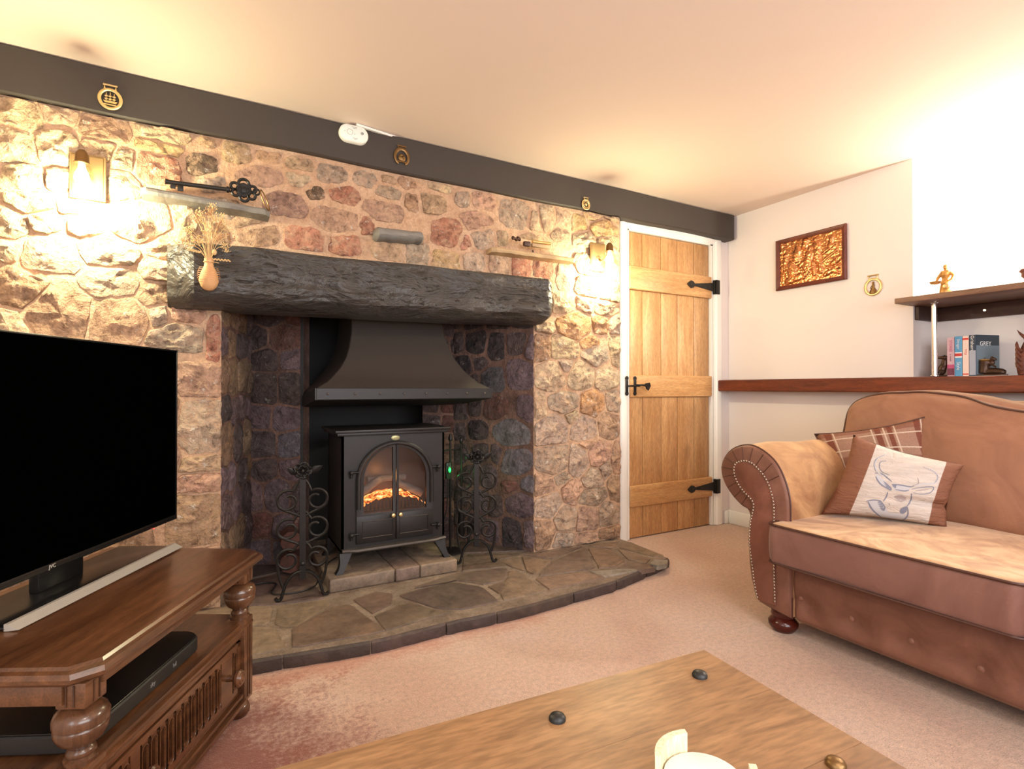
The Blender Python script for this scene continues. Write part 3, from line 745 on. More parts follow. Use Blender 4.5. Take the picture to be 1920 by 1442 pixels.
# shelf across the recess
sh = thing('wall_shelf', 'brown wooden shelf across the recess above the books', 'shelf', (3.3, .6, 1.408))
obj('shelf_board', MB().box(3.10, RD-.004, -.34, 1.462, 1.408, 1.436, .003), 'shelf', sh)
cl = obj('support_batten', MB().box(RD-.024, RD-.002, -.33, 1.448, 1.335, 1.407, .002), 'cleat', sh)
sm = MB()
for y in (1.22, .90, .60):
    sm = MB(); sm.lathe([(.006, -.003), (.008, 0), (.006, .001)], (RD-.025, y, 1.372), 10, 'x'); obj('screw_head', sm, 'chrome', cl)
obj('support_batten', MB().box(XR+.012, RD-.026, 1.430, 1.449, 1.335, 1.407, .002), 'cleat', sh)
obj('chrome_post', MB().lathe([(.018, 1.032), (.018, 1.036), (.0125, 1.038), (.0125, 1.402), (.018, 1.404), (.018, 1.408)], (3.215, 1.333, 0), 20), 'chrome', sh)

# ------------------------------------------------------------ smoke hood
hd = thing('smoke_hood', 'flared black sheet-metal smoke hood above the stove', 'hood', (.875, 2.85, .90))
prof = [(.918, .447, 2.600), (.968, .447, 2.600), (.975, .440, 2.606), (1.0, .395, 2.632), (1.03, .362, 2.655), (1.07, .325, 2.68), (1.12, .293, 2.705), (1.18, .270, 2.735), (1.26, .252, 2.77), (1.36, .245, 2.80), (1.74, .245, 2.80)]
rings = []
for i, (z, hw, yf) in enumerate(prof):
    yb = 3.08 if z < 1.0 else 3.10; zb = z-.05*(max(0, 1-i/4)); r = .004
    rings.append([(.875-hw, yb, zb), (.875-hw, yf+r, z), (.875-hw+r, yf, z), (.875+hw-r, yf, z), (.875+hw, yf+r, z), (.875+hw, yb, zb)])
obj('hood_shell', MB().loft(rings, cap=False), 'hood', hd, ang=22)
lp = MB(); zA, zB = .916, .970
lp.box(.425, 1.325, 2.590, 2.600, zA, zB, .002); lp.prism([(.425, 2.592, zA), (.425, 3.08, zA-.05), (.425, 3.08, zB-.05), (.425, 2.592, zB)], (-.006, 0, 0)); lp.prism([(1.325, 2.592, zA), (1.325, 3.08, zA-.05), (1.325, 3.08, zB-.05), (1.325, 2.592, zB)], (.006, 0, 0))
obj('hood_lip', lp, 'stove', hd, smooth=False)
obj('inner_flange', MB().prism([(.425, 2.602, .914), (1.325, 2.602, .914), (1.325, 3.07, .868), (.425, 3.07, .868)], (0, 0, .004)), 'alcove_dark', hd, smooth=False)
for x in (.475, .60, .72, .84, .955, 1.07, 1.18, 1.285):
    obj('rivet', MB().lathe([(.0065, 0), (.006, -.003), (.003, -.005)], (x, 2.590, .944), 10, 'y'), 'hood', hd)

# ------------------------------------------------------------ electric stove
st = thing('stove', 'black cast-iron electric stove with two arched glass doors and glowing embers', 'stove', (.79, 2.735, .112))
X0, X1, Y0, Y1 = .535, 1.045, 2.572, 2.90; Z0, Z1 = .200, .746; XM = .79
m = MB().box(X0, X0+.01, Y0, Y1, Z0, Z1).box(X1-.01, X1, Y0, Y1, Z0, Z1).box(X0, X1, Y1-.01, Y1, Z0, Z1).box(X0, X1, Y0, Y1, Z0, Z0+.01).box(X0, X1, Y0+.01, Y1, Z1-.01, Z1)
m.box(X0, .60, Y0, Y0+.012, Z0, Z1).box(.98, X1, Y0, Y0+.012, Z0, Z1).box(.60, .98, Y0, Y0+.012, Z0, .237)
K = 24; a_ = [(XM-.19*math.cos(PI*i/K), .53+.185*math.sin(PI*i/K)) for i in range(K+1)]
v = []; f = []
for i, (x, z) in enumerate(a_): v += [(x, Y0, z), (x, Y0, Z1), (x, Y0+.012, z)]
for i in range(K): b_ = 3*i; f += [(b_, b_+3, b_+4, b_+1), (b_, b_+2, b_+5, b_+3)]
m.add(v, f)
obj('stove_body', m, 'stove', st, smooth=False)
m = MB().box(.502, 1.072, 2.548, Y1+.012, .760, .774, .003).box(.512, 1.062, 2.556, Y1+.006, .746, .761, .003)
obj('top_plate', m, 'stove', st)
def pan(x0, x1, z0, z1, y, r=.0025):
    t = MB()
    t.tube([(x0, y, z0), (x1, y, z0), (x1, y, z1), (x0, y, z1)], r, 6, closed=True); return t
def halfdoor(sg):
    fx = lambda x: XM+sg*(x-XM)
    out = [(.600, .364)]; inn = [(.634, .374)]
    for i in range(15):
        t = PI/2*i/14
        out.append((XM-.19*math.cos(t)+(-.002 if i == 14 else 0), .53+.185*math.sin(t)))
        tt = t*.94; inn.append((XM-.156*math.cos(tt), .53+.157*math.sin(tt)))
    out.append((XM-.002, .364)); inn.append((inn[-1][0], .374))
    m = MB(); v = []; f = []; n = len(out)
    for (x, z), (x2, z2) in zip(out, inn):
        v += [(fx(x), Y0-.012, z), (fx(x2), Y0-.010, z2), (fx(x2), Y0+.006, z2), (fx(x), Y0+.006, z)]
    for i in range(n):
        b_ = 4*i; c_ = 4*((i+1) % n)
        for k in range(4): f.append((b_+k, b_+(k+1) % 4, c_+(k+1) % 4, c_+k))
    m.add(v, f)
    xa, xb = sorted((fx(.600), fx(XM-.002))); m.box(xa, xb, Y0-.012, Y0+.006, .236, .366, .002)
    d = obj('stove_door', m, 'stove', st, ang=30)
    arc = [(fx(.609), Y0-.014, .40)]+[(fx(XM-.181*math.cos(PI/2*i/14)), Y0-.014, .53+.176*math.sin(PI/2*i/14)) for i in range(15)]
    obj('arch_moulding', MB().tube(arc, .0105, 8), 'stove', d)
    xa, xb = sorted((fx(.628), fx(.772)))
    obj('door_panel', pan(xa, xb, .262, .338, Y0-.013), 'hood', d)
    g_ = MB(); pl = [(fx(x), Y0-.002, z) for x, z in inn]; g_.prism(pl, (0, .002, 0)); obj('glass_pane', g_, M['glass'], d, smooth=False)
    kb = MB().lathe([(.004, 0), (.004, -.008), (.009, -.010), (.011, -.016), (.009, -.022), (.003, -.024)], (fx(.772), Y0-.012, .357), 14, 'y')
    obj('brass_knob', kb, 'brass', d)
    for z in (.285, .575):
        x = fx(.597)
        h = MB().tube([(x-sg*.030, Y0-.018, z), (x+sg*.014, Y0-.018, z)], .0055, 10).lathe([(.004, -.026), (.009, -.022), (.009, 0), (.006, 0)], (x-sg*.022, Y0-.012, z-.0), 12, 'y').tube([(x-sg*.022, Y0-.016, z-.003), (x-sg*.022, Y0-.016, z-.026)], .0065, 8)
        obj('hinge_pin', h, 'iron', d)
M['glass'] = glass('stove_glass', (.78, .78, .80, 1), .05)
halfdoor(1); halfdoor(-1)
m = MB(); P = [(.535, 2.552), (.56, 2.545), (.60, 2.530), (.98, 2.530), (1.02, 2.545), (1.045, 2.552)]
m.loft([[(x, y, .206), (x, y-.004, .212), (x, y, .220), (x, Y0+.002, .220), (x, Y0+.002, .206)] for x, y in P]); obj('ash_lip', m, 'hood', st, ang=30)
bd = MB().lathe([(.02, 0), (.02, -.003), (.017, -.004)], (XM, Y0, .728), 24, 'y'); bd.v = [Vector((XM+(v.x-XM)*1.05, v.y, .728+(v.z-.728)*.62)) for v in bd.v]
M['badge'] = plain('pale_gold_badge', lin(176, 170, 120), .35, .5); bb = obj('badge', bd, 'badge', st)
r_ = MB().tube([(XM+.0175*math.cos(2*PI*i/24), Y0-.0042, .728+.0103*math.sin(2*PI*i/24)) for i in range(24)], .0008, 5, closed=True).box(XM-.010, XM+.010, Y0-.0052, Y0-.004, .7272, .7292)
tag(obj('badge_relief', r_, 'greyplastic', bb), kind='stuff')
for x, sg, y in ((.55, -1, 2.575), (1.03, 1, 2.575), (.55, -1, 2.88), (1.03, 1, 2.88)):
    dy = -.018 if y < 2.7 else .006
    R_ = []
    for z, ox, w_ in ((.202, 0, .034), (.165, .010, .022), (.135, .022, .017), (.118, .032, .018), (.113, .034, .021)):
        cx = x+sg*ox-sg*.008; cy = y+dy*(.202-z)/.09
        R_.append([(cx-w_, cy-.012, z), (cx+w_*.7, cy-.012, z), (cx+w_*.7, cy+.022, z), (cx-w_, cy+.022, z)])
    obj('leg', MB().loft(R_), 'stove', st, ang=30)
# the fire inside
fb = MB().box(X0+.012, X1-.012, 2.80, 2.81, .22, .73); M['fireback'] = plain('reeded_fireback', lin(92, 80, 72), .35, .2); obj('fireback', fb, 'fireback', st, smooth=False)
def embers():
    s = N('glowing_embers', .9); co = s.coord((1, 1, 1)); n1 = s.noise(42, 4, .7, co)
    v = s.n('ShaderNodeTexVoronoi'); v.inputs['Scale'].default_value = 55; s.l(co, v.inputs[0])
    s.color(s.ramp(n1, [(.4, (.01, .006, .004, 1)), (.6, (.2, .05, .02, 1))]))
    e = s.ramp(n1, [(.40, (.02, 0, 0, 1)), (.48, (1, .12, .01, 1)), (.56, (1, .40, .08, 1)), (.66, (1, .8, .45, 1))])
    s.l(e, s.b.inputs['Emission Color']); s.b.inputs['Emission Strength'].default_value = 3.6; return s.m
M['embers'] = embers()
m = MB(); n = 26; v = []; f = []
for i in range(n+1):
    for j in range(9):
        x = .61+.36*i/n; y = 2.615+.16*j/8
        z = .376+.084*max(0, math.sin(PI*i/n))**.8*math.sin(PI*(.25+.6*j/8))+.014*noise.noise(Vector((x*40, y*40, 0)))
        v.append((x, y, z))
for i in range(n):
    for j in range(8): f.append((i*9+j, (i+1)*9+j, (i+1)*9+j+1, i*9+j+1))
for i in range(n+1): pass
m.add(v, f); obj('ember_bed', m, 'embers', st, ang=60)
M['log'] = wood('grey_ceramic_log', lin(80, 86, 94), lin(150, 152, 150), (1, 8, 8), rough=.9, bump=.4)
for a, b_, r in (((.615, 2.70, .425), (.76, 2.74, .505), .020), ((.97, 2.69, .42), (.83, 2.73, .492), .020), ((.70, 2.76, .50), (.90, 2.76, .505), .018)):
    A, B = Vector(a), Vector(b_); P = [A.lerp(B, t/8)+Vector((0, 0, .003*noise.noise(A.lerp(B, t/8)*40))) for t in range(9)]
    obj('log', MB().tube(P, [r*(1+.15*noise.noise(p*60)) for p in P], 10), 'log', st)
fr_ = MB(); fr_.box(.612, .968, 2.598, 2.603, .374, .381)
for i in range(19):
    x = .618+i*.0192; h = .036+.014*math.sin(PI*i/18); fr_.box(x-.0044, x+.0044, 2.596, 2.603, .376, .376+h, .001)
    obj('fret_bar', fr_, 'satin', st); fr_ = MB()
l = bpy.data.lights.new('fire_glow', 'POINT'); l.energy = .5; l.color = (1, .42, .12); l.shadow_soft_size = .03
lo = bpy.data.objects.new('fire_glow', l); lo.location = (XM, 2.66, .53); C.objects.link(lo)

# ------------------------------------------------------------ andirons (fire dogs) with rose heads
def andiron(name, label, c, rz, H=.60):
    t = thing(name, label, 'andiron', (*c, HZ+.004), rz, 'pair of wrought-iron fire dogs on the hearth')
    W = lambda u, z, y=0: (u, y, z)
    k = H/.60
    obj('post', MB().box(-.013, .013, -.006, .006, .085*k, .525*k, .001), 'iron', t, local=True, smooth=False)
    for zc in (.428, .305, .175):
        for sg in (-1, 1):
            P = []
            R0 = .044
            cz = zc*k; cx = .058
            if zc > .4: P += [(sg*.010, cz+.085*k), (sg*.022, cz+.068*k)]
            else: P += [(sg*.012, cz+.070*k), (sg*.020, cz+.060*k)]
            for i in range(26):
                a = 2.1-i*.29; r = R0*(1-.0*i) if i < 12 else R0*(1-(i-12)*.05)
                P.append((sg*(cx+r*math.cos(a)), cz+r*math.sin(a)*.95))
            obj('scroll', MB().tube([W(u, z) for u, z in P], 0.0064, 6, flat=1.0), 'iron', t, local=True)
            if zc > .2:     # the strand that sweeps down to the next scroll
                P = catmull([W(sg*(cx+R0*.98), cz-.004), W(sg*(cx+R0*.72), cz-.032), W(sg*.030, cz-.062*k), W(sg*.012, cz-.072*k)], 5)
                obj('scroll_strand', MB().tube(P, 0.0064, 6), 'iron', t, local=True)
            else:
                P = catmull([W(sg*(cx+R0*.99), cz), W(sg*.098, cz-.045), W(sg*.090, cz-.085), W(sg*.078, cz-.12)], 5)
                obj('scroll_strand', MB().tube(P, 0.0064, 6), 'iron', t, local=True)
    for sg in (-1, 1):
        P = catmull([W(0, .118*k), W(sg*.032, .110*k), W(sg*.062, .080*k), W(sg*.078, .035), W(sg*.086, .008), W(sg*.100, .004), W(sg*.108, .014)], 6)
        obj('leg', MB().tube(P, .0085, 8, flat=.8), 'iron', t, local=True)
    obj('boss', MB().lathe([(.010, 0), (.010, -.010), (.005, -.014)], (0, 0, .150*k), 12, 'y'), 'iron', t, local=True)
    obj('log_rest', MB().tube(catmull([(0, 0, .14*k), (0, .06, .155*k), (0, .20, .15*k), (0, .30, .12), (0, .31, .03), (0, .31, .006)], 5), .008, 6), 'iron', t, local=True)
    # rose
    fl = MB(); cz = .555*k
    for lay, (R0, n_, op) in enumerate(((.040, 5, .35), (.026, 5, .6))):
        for q in range(n_):
            a0 = 2*PI*q/n_+lay*.6; v = []; f = []
            for i in range(7):
                for j in range(7):
                    s_ = (j/6-.5)*2; rr = R0*(i/6)*(1-.22*abs(s_)**2.5)
                    a = a0+s_*.68
                    cup = -.010-.012*lay-.022*(i/6)**2*op+.006*math.cos(s_*PI)*(i/6)
                    v.append((rr*math.cos(a), cup, cz+rr*math.sin(a)))
            for i in range(6):
                for j in range(6): f.append((i*7+j, (i+1)*7+j, (i+1)*7+j+1, i*7+j+1))
            mb = MB().add(v, f); pe = obj('petal', mb, 'iron', t, local=True, ang=60); sm = pe.modifiers.new('s', 'SOLIDIFY'); sm.thickness = .003
    obj('rose_centre', MB().ell((0, -.030, cz), .009, .008, .009, 10), 'iron', t, local=True)
    v = []; f = []
    for i in range(9):
        q = i/8; ww = .015*max(0, math.sin(PI*min(1, q*1.02+.02)))**.8
        for s_ in (-1, 0, 1): v.append((.026+.055*q-s_*ww*.45, -.004+(.004 if s_ == 0 else 0)-.012*q, cz-.012+.030*q+s_*ww*.9))
    for i in range(8):
        for j in range(2): f.append((i*3+j, (i+1)*3+j, (i+1)*3+j+1, i*3+j+1))
    for sg in (1, -1):
        mb = MB().add([(x*sg*(1 if sg > 0 else .8), y, z-(0 if sg > 0 else .004)) for x, y, z in v], f); le = obj('leaf', mb, 'iron', t, local=True, ang=60); sm = le.modifiers.new('s', 'SOLIDIFY'); sm.thickness = .003
    return t
andiron('andiron', 'black wrought-iron fire dog with rose head left of the stove', (.352, 2.487), -.12)
andiron('andiron', 'black wrought-iron fire dog with rose head right of the stove', (1.215, 2.545), -.30)

# companion set behind the right fire dog
cs = thing('fire_tool_set', 'dark iron fire tools hanging on a stand beside the stove', 'fire tools', (1.175, 2.80, HZ))
obj('stand', MB().lathe([(.07, 0), (.07, .008), (.02, .014), (.006, .02), (.006, .62), (.012, .625), (.012, .64), (.004, .66)], (1.175, 2.80, HZ), 16).tube([(1.115, 2.80, HZ+.57), (1.235, 2.80, HZ+.57)], .005, 6), 'iron', cs)
obj('poker', MB().tube([(1.12, 2.785, HZ+.60), (1.12, 2.785, HZ+.10)], .005, 6).ell((1.12, 2.785, HZ+.62), .011, .011, .022, 8), 'iron', cs)
br = obj('brush', MB().tube([(1.235, 2.785, HZ+.60), (1.235, 2.785, HZ+.22)], .005, 6).lathe([(.013, .08), (.022, .10), (.016, .22)], (1.235, 2.785, HZ), 12).ell((1.235, 2.785, HZ+.62), .011, .011, .022, 8), 'iron', cs)
M['green'] = emit('green_glow', (.02, .9, .12, 1), 1.6)  # made-up box, cable and light standing in for a green glow
gi = tag(obj('green_glow_box', MB().box(1.137, 1.153, 2.74, 2.75, .50, .545, .004).box(1.131, 1.159, 2.75, 2.77, .47, .56, .003), 'satin'), 'small made-up black box giving a green glow beside the stove', 'stand-in')
obj('green_glow_bead', MB().ell((1.145, 2.738, .522), .008, .004, .014, 10), 'green', gi)
l = bpy.data.lights.new('green_glow_light', 'POINT'); l.energy = .35; l.color = (.03, 1, .12); l.shadow_soft_size = .01
lo = bpy.data.objects.new('green_glow_light', l); lo.location = (1.15, 2.72, .522); C.objects.link(lo)
obj('lead', MB().tube(catmull([(1.145, 2.765, .475), (1.14, 2.77, .30), (1.09, 2.80, .12), (1.08, 2.86, .065)], 6), .003, 6), 'cable', gi)

# logs and flex to the left of the stove
m = MB(); A = Vector((.455, 2.80, HZ+.055)); B = Vector((.475, 2.98, HZ+.11))
for nm, a, b_, r, lab in (('fire_log', (.345, 2.83, HZ+.058), (.36, 2.965, HZ+.058), .05, 'short split log lying behind the left fire dog'), ('fire_log', (.350, 2.835, HZ+.162), (.355, 2.96, HZ+.162), .048, 'reddish split log resting on top of the other log')):
    A, B = Vector(a), Vector(b_); P = [A.lerp(B, t/10) for t in range(11)]
    o = obj(nm, MB().tube(P, [r*(1+.10*noise.noise(p*22)) for p in P], 9), 'redbrown', ang=25)
    tag(o, lab, 'log', 'logs behind the left fire dog')
P = catmull([(.07, 2.30, .062), (.14, 2.50, .062), (.16, 2.70, .062), (.20, 2.76, .062), (.27, 2.72, .062), (.24, 2.60, .062), (.33, 2.56, .062), (.42, 2.60, .062), (.452, 2.66, .085), (.50, 2.72, .119), (.56, 2.80, .119)], 8)
tag(obj('power_flex', MB().tube(P, .0035, 6), 'cable'), 'thin black power flex winding over the hearth to the stove', 'cable')
tag(obj('power_flex', MB().tube(catmull([(-.12, 2.50, .012), (-.02, 2.47, .012), (.02, 2.40, .064), (.06, 2.30, .064)], 8), .004, 6), 'cable'), 'black flex on the floor behind the television cabinet', 'cable')

# ------------------------------------------------------------ wall lamps
M['plate'] = plain('dark_brass_plate', lin(150, 122, 84), .45, .6)
M['bulb'] = emit('lit_bulb', (1, .93, .70, 1), 14)
M['clear'] = glass('clear_glass', (1, .99, .95, 1), .08)
def wall_lamp(label, X, z, yw, E_, out=Vector((0, -1, 0)), side=Vector((1, 0, 0)), group='bell-glass wall lamps'):
    """frame: side = along the wall, out = into the room"""
    base = Vector((X, yw, z)) if not isinstance(X, Vector) else X
    t = thing('wall_lamp', label, 'wall lamp', base, 0, group)
    F_ = Matrix(((side.x, out.x, 0, base.x), (side.y, out.y, 0, base.y), (0, 0, 1, base.z), (0, 0, 0, 1)))
    obj('back_plate', MB().box(-.055, .055, 0, .010, -.085, .085, .003).box(-.048, .048, .008, .014, -.078, .078, .003).mul(F_), 'plate', t)
    P = catmull([(0, .012, -.01), (0, .045, -.030), (0, .085, -.012), (0, .105, .028), (0, .115, .052)], 6)
    obj('arm', MB().tube(P, .006, 8).lathe([(.018, .010), (.018, .016), (.008, .020)], (0, 0, -.01), 14, 'y').mul(F_), 'plate', t)
    obj('lamp_holder', MB().lathe([(.006, .062), (.012, .058), (.020, .045), (.022, .018), (.026, .012), (.024, .010), (.012, .010)], (0, .115, 0), 16).mul(F_), 'oldbrass', t)
    sh_ = obj('glass_shade', MB().lathe([(.024, .014), (.030, 0), (.036, -.025), (.045, -.055), (.060, -.075), (.059, -.0755), (.043, -.055), (.034, -.025), (.028, 0), (.022, .013)], (0, .115, 0), 28).mul(F_), 'clear', t)
    obj('bulb', MB().lathe([(.010, .008), (.012, -.006), (.021, -.026), (.024, -.042), (.018, -.060), (.004, -.068)], (0, .115, 0), 16).mul(F_), 'bulb', t)
    l = bpy.data.lights.new('lamp_light', 'POINT'); l.energy = E_; l.color = LAMP_COL if z else (1, .94, .78); l.shadow_soft_size = .03
    lo = bpy.data.objects.new('lamp_light', l); lo.location = F_ @ Vector((0, .118, -.085)); C.objects.link(lo)
    return t
wall_lamp('lit bell-glass wall lamp left of the iron key, above the television', -.405, 1.765, YS-.024, LAMP_E*1.25)
wall_lamp('lit bell-glass wall lamp right of the fireplace beside the door frame', 2.015, 1.752, YS-.024, LAMP_E*.8)
wall_lamp('lit wall lamp high in the recess above the shelf, at the right edge', Vector((RD, .90, 1.80)), 0, 0, LAMP_E*2.6, Vector((-1, 0, 0)), Vector((0, 1, 0)))

# ------------------------------------------------------------ television cabinet (stands askew in the corner)
CR = math.atan2(.887, .463); CO = (-.185, 1.190)
cb = thing('tv_cabinet', 'carved dark oak television cabinet with open shelf and fluted drawer', 'cabinet', (*CO, 0), CR)
# local: x along the front (to the right), y to the back, z up
W_, D_ = .700, .47
def chamfer(x0, x1, y0, y1, c): return [(x0+c, y0), (x1-c, y0), (x1, y0+c), (x1+.03, y1), (x0, y1), (x0, y0+c)]
def slabp(x0, x1, y0, y1, prof, c=.035):
    rr = []
    for off, z in prof:
        P = chamfer(x0-off, x1+off, y0-off, y1, c); rr.append([(x, y, z) for x, y in P])
    return MB().loft(rr)
obj('cabinet_top', slabp(0, W_, 0, D_, [(-.012, .440), (-.004, .444), (.002, .452), (.012, .456), (.014, .464), (.010, .472), (.002, .475), (-.002, .480), (-.006, .481)]), 'oak', cb, local=True, ang=25)
obj('top_rail', MB().box(.055, W_-.055, .012, .03, .424, .441, .002).box(.012, .03, .055, D_-.05, .405, .441, .002).box(W_-.03, W_-.012, .055, D_-.05, .405, .441, .002), 'oak', cb, local=True)
def baluster(x, y):
    o = obj('corner_block', MB().box(x-.027, x+.027, y-.027, y+.027, .395, .442, .003), 'oak', cb, local=True)
    gm = MB()
    for q in (-.007, .007): gm.box(x+q-.0016, x+q+.0016, y-.0285, y-.0265, .40, .438); gm.box(x-.0285, x-.0265, y+q-.0016, y+q+.0016, .40, .438)
    tag(obj('reeding', gm, 'oakgroove', o, local=True, smooth=False), kind='stuff')
    pr = [(.016, .288), (.026, .290), (.027, .297), (.021, .301), (.024, .306), (.022, .312), (.018, .316), (.022, .321), (.034, .330), (.041, .343), (.0425, .352), (.0415, .357), (.040, .3585), (.0435, .361), (.044, .372), (.040, .382), (.030, .389), (.022, .392), (.026, .395)]
    obj('turned_post', MB().lathe(pr, (x, y, 0), 28), 'oakv', cb, local=True, ang=50)
for x, y in ((.045, .045), (W_-.045, .045), (.045, D_-.05), (W_-.035, D_-.05)): baluster(x, y)
obj('shelf_board', slabp(.018, W_-.018, .018, D_, [(-.004, .262), (0, .266), (.004, .270), (.004, .276), (-.004, .280), (-.004, .288)], .012), 'oak', cb, local=True, ang=25)
for x, y in ((.045, .045), (W_-.045, .045)):
    o = obj('corner_post', MB().box(x-.027, x+.027, y-.027, y+.027, .048, .290, .003), 'oak', cb, local=True)
    gm = MB()
    for q in (-.007, .007): gm.box(x+q-.0016, x+q+.0016, y-.0285, y-.0265, .06, .27); gm.box(x-.0285, x-.0265, y+q-.0016, y+q+.0016, .06, .27)
    tag(obj('reeding', gm, 'oakgroove', o, local=True, smooth=False), kind='stuff')
m = MB().box(.03, .045, .06, D_-.01, .06, .265).box(W_-.045, W_-.03, .06, D_-.01, .06, .265).box(.03, W_-.03, D_-.02, D_-.008, .06, .265).box(.03, W_-.03, .045, D_-.01, .058, .07)
obj('carcase', m, 'oak', cb, local=True, smooth=False)
rr = MB()
for z0, z1, y in ((.246, .262, .022), (.238, .247, .030), (.078, .088, .030), (.062, .079, .020), (.050, .063, .012)): rr.box(.07, W_-.07, y, .06, z0, z1, .003)
obj('moulding', rr, 'oak', cb, local=True)
# drawer front with eight-millimetre flutes cut through to a recessed ground
dw = obj('drawer', MB().box(.074, W_-.074, .036, .05, .090, .237), 'oakgroove', cb, local=True, smooth=False)
nf = 17; fx0, fx1 = .092, W_-.092; cw = (fx1-fx0)/nf
def cell(x0, x1, z0, z1, hw, hz0, hz1, y0, y1):
    cx = (x0+x1)/2; n = 24; inn = []; out = []
    for i in range(n):
        a = 2*PI*i/n; dx, dz = math.cos(a), math.sin(a)
        zc = (hz1-hw) if dz > 0 else (hz0+hw)
        inn.append((cx+hw*dx, zc+hw*dz))
        # project to the rectangle
        H = (z1-z0)/2; Wd = (x1-x0)/2; cz = (z0+z1)/2
        px, pz = inn[-1][0]-cx, inn[-1][1]-cz
        k = min(Wd/abs(px) if abs(px) > 1e-6 else 9e9, H/abs(pz) if abs(pz) > 1e-6 else 9e9)
        out.append((cx+px*k, cz+pz*k))
    # corners
    v = []; f = []
    for (a_, b_), (c_, d_) in zip(inn, out): v += [(a_, y1, b_), (a_, y0+.001, b_), (c_, y0, d_)]
    for i in range(n):
        b0 = 3*i; b1 = 3*((i+1) % n); f += [(b0, b0+1, b1+1, b1), (b0+1, b0+2, b1+2, b1+1)]
    nn_ = len(v)
    for sx, sz in ((1, 1), (-1, 1), (-1, -1), (1, -1)):
        v.append(((x1 if sx > 0 else x0), y0, (z1 if sz > 0 else z0)))
    # triangles closing the corners
    for ci, (sx, sz) in enumerate(((1, 1), (-1, 1), (-1, -1), (1, -1))):
        X_, Z_ = (x1 if sx > 0 else x0), (z1 if sz > 0 else z0)
        best = None
        for i in range(n):
            p, q = out[i], out[(i+1) % n]
            on = lambda a, b: abs(a-b) < 1e-6
            if (on(p[0], X_) and on(q[1], Z_)) or (on(q[0], X_) and on(p[1], Z_)): best = i
        if best is not None: f.append((3*best+2, nn_+ci, 3*((best+1) % n)+2))
    return v, f
m = MB(); knobx = (.17, W_-.15)
m.box(.074, fx0, .028, .04, .092, .235).box(fx1, W_-.074, .028, .04, .092, .235)
for i in range(nf):
    xa = fx0+cw*i; skip = any(abs(xa+cw/2-k) < .020 for k in knobx)
    if skip: m.box(xa, xa+cw, .028, .04, .106, .222)
    else:
        v, f = cell(xa, xa+cw, .106, .222, cw*.24, .116, .213, .028, .037); m.add(v, f)
        pr = [(xa+cw/2+cw*.33*math.cos(PI*k/10), .0275, .213-cw*.30+cw*.33*math.sin(PI*k/10)) for k in range(11)]
        ring = [(xa+cw/2+cw*.36, .0275, .120)]+pr+[(xa+cw/2-cw*.36, .0275, .120)]+[(xa+cw/2-cw*.33*math.cos(PI*k/8), .0275, .120-cw*.30*math.sin(PI*k/8)) for k in range(1, 8)]
        obj('flute', MB().tube(ring, .0014, 5, closed=True), 'oak', dw, local=True)
m.box(.074, W_-.074, .028, .04, .092, .106).box(.074, W_-.074, .028, .04, .222, .235)
obj('drawer_face', m, 'oak', dw, local=True, smooth=False)
for k in knobx:
    obj('knob', MB().lathe([(.009, .028), (.008, .012), (.011, .006), (.021, .002), (.023, -.006), (.019, -.011), (.016, -.0105), (.0145, -.014), (.009, -.014), (.006, -.017)], (k, 0, .165), 24, 'y'), 'oakv', dw, local=True, ang=50)
for x, y in ((.045, .05), (W_-.045, .05), (.045, D_-.05), (W_-.035, D_-.05)):
    obj('bun_foot', MB().lathe([(.016, .050), (.018, .044), (.028, .038), (.034, .026), (.033, .012), (.026, .002), (.02, 0)], (x, y, 0), 24), 'oakv', cb, local=True, ang=60)

# set-top box on the cabinet's shelf
TM = wm(cb)
bx = thing('set_top_box', 'flat black set-top box on the shelf of the television cabinet', 'set-top box', TM @ Vector((.265, .185, .289)), CR+.02)
def rrect(hx, hy, r, n=6):
    P = []
    for sx, sy, a0 in ((1, 1, 0), (-1, 1, PI/2), (-1, -1, PI), (1, -1, 3*PI/2)):
        for i in range(n+1):
            a = a0+PI/2*i/n; P.append((sx*(hx-r)+r*math.cos(a), sy*(hy-r)+r*math.sin(a)))
    return P
def rplate(hx, hy, r, z0, z1, e=.003):
    return MB().loft([[(x, y, z) for x, y in rrect(hx-o_, hy-o_, max(.001, r-o_))] for o_, z in ((e, z0), (0, z0+e), (0, z1-e), (e, z1))])
obj('box_body', rplate(.215, .135, .05, .004, .038), 'satin', bx, local=True)
obj('box_lid', rplate(.211, .131, .047, .038, .041, .001), 'black', bx, local=True)
obj('status_light', MB().ell((.185, -.126, .024), .003, .002, .003, 8), emit('white_led', (1, 1, 1, 1), 2), bx, local=True)
for x in (-.01, .075): text('printed_mark', 'sky' if x < 0 else 'hd', .014, 'greyplastic', bx, TM @ Matrix.Translation((.265, .185, .289)) @ Matrix.Rotation(.02, 4, 'Z') @ Matrix.Translation((x, -.1355, .021)) @ Matrix.Rotation(PI/2, 4, 'X'))

# ------------------------------------------------------------ television
tv = thing('television', 'large flat-screen television, switched off, on the oak cabinet', 'television', (-.098, 2.095, .481), CR)
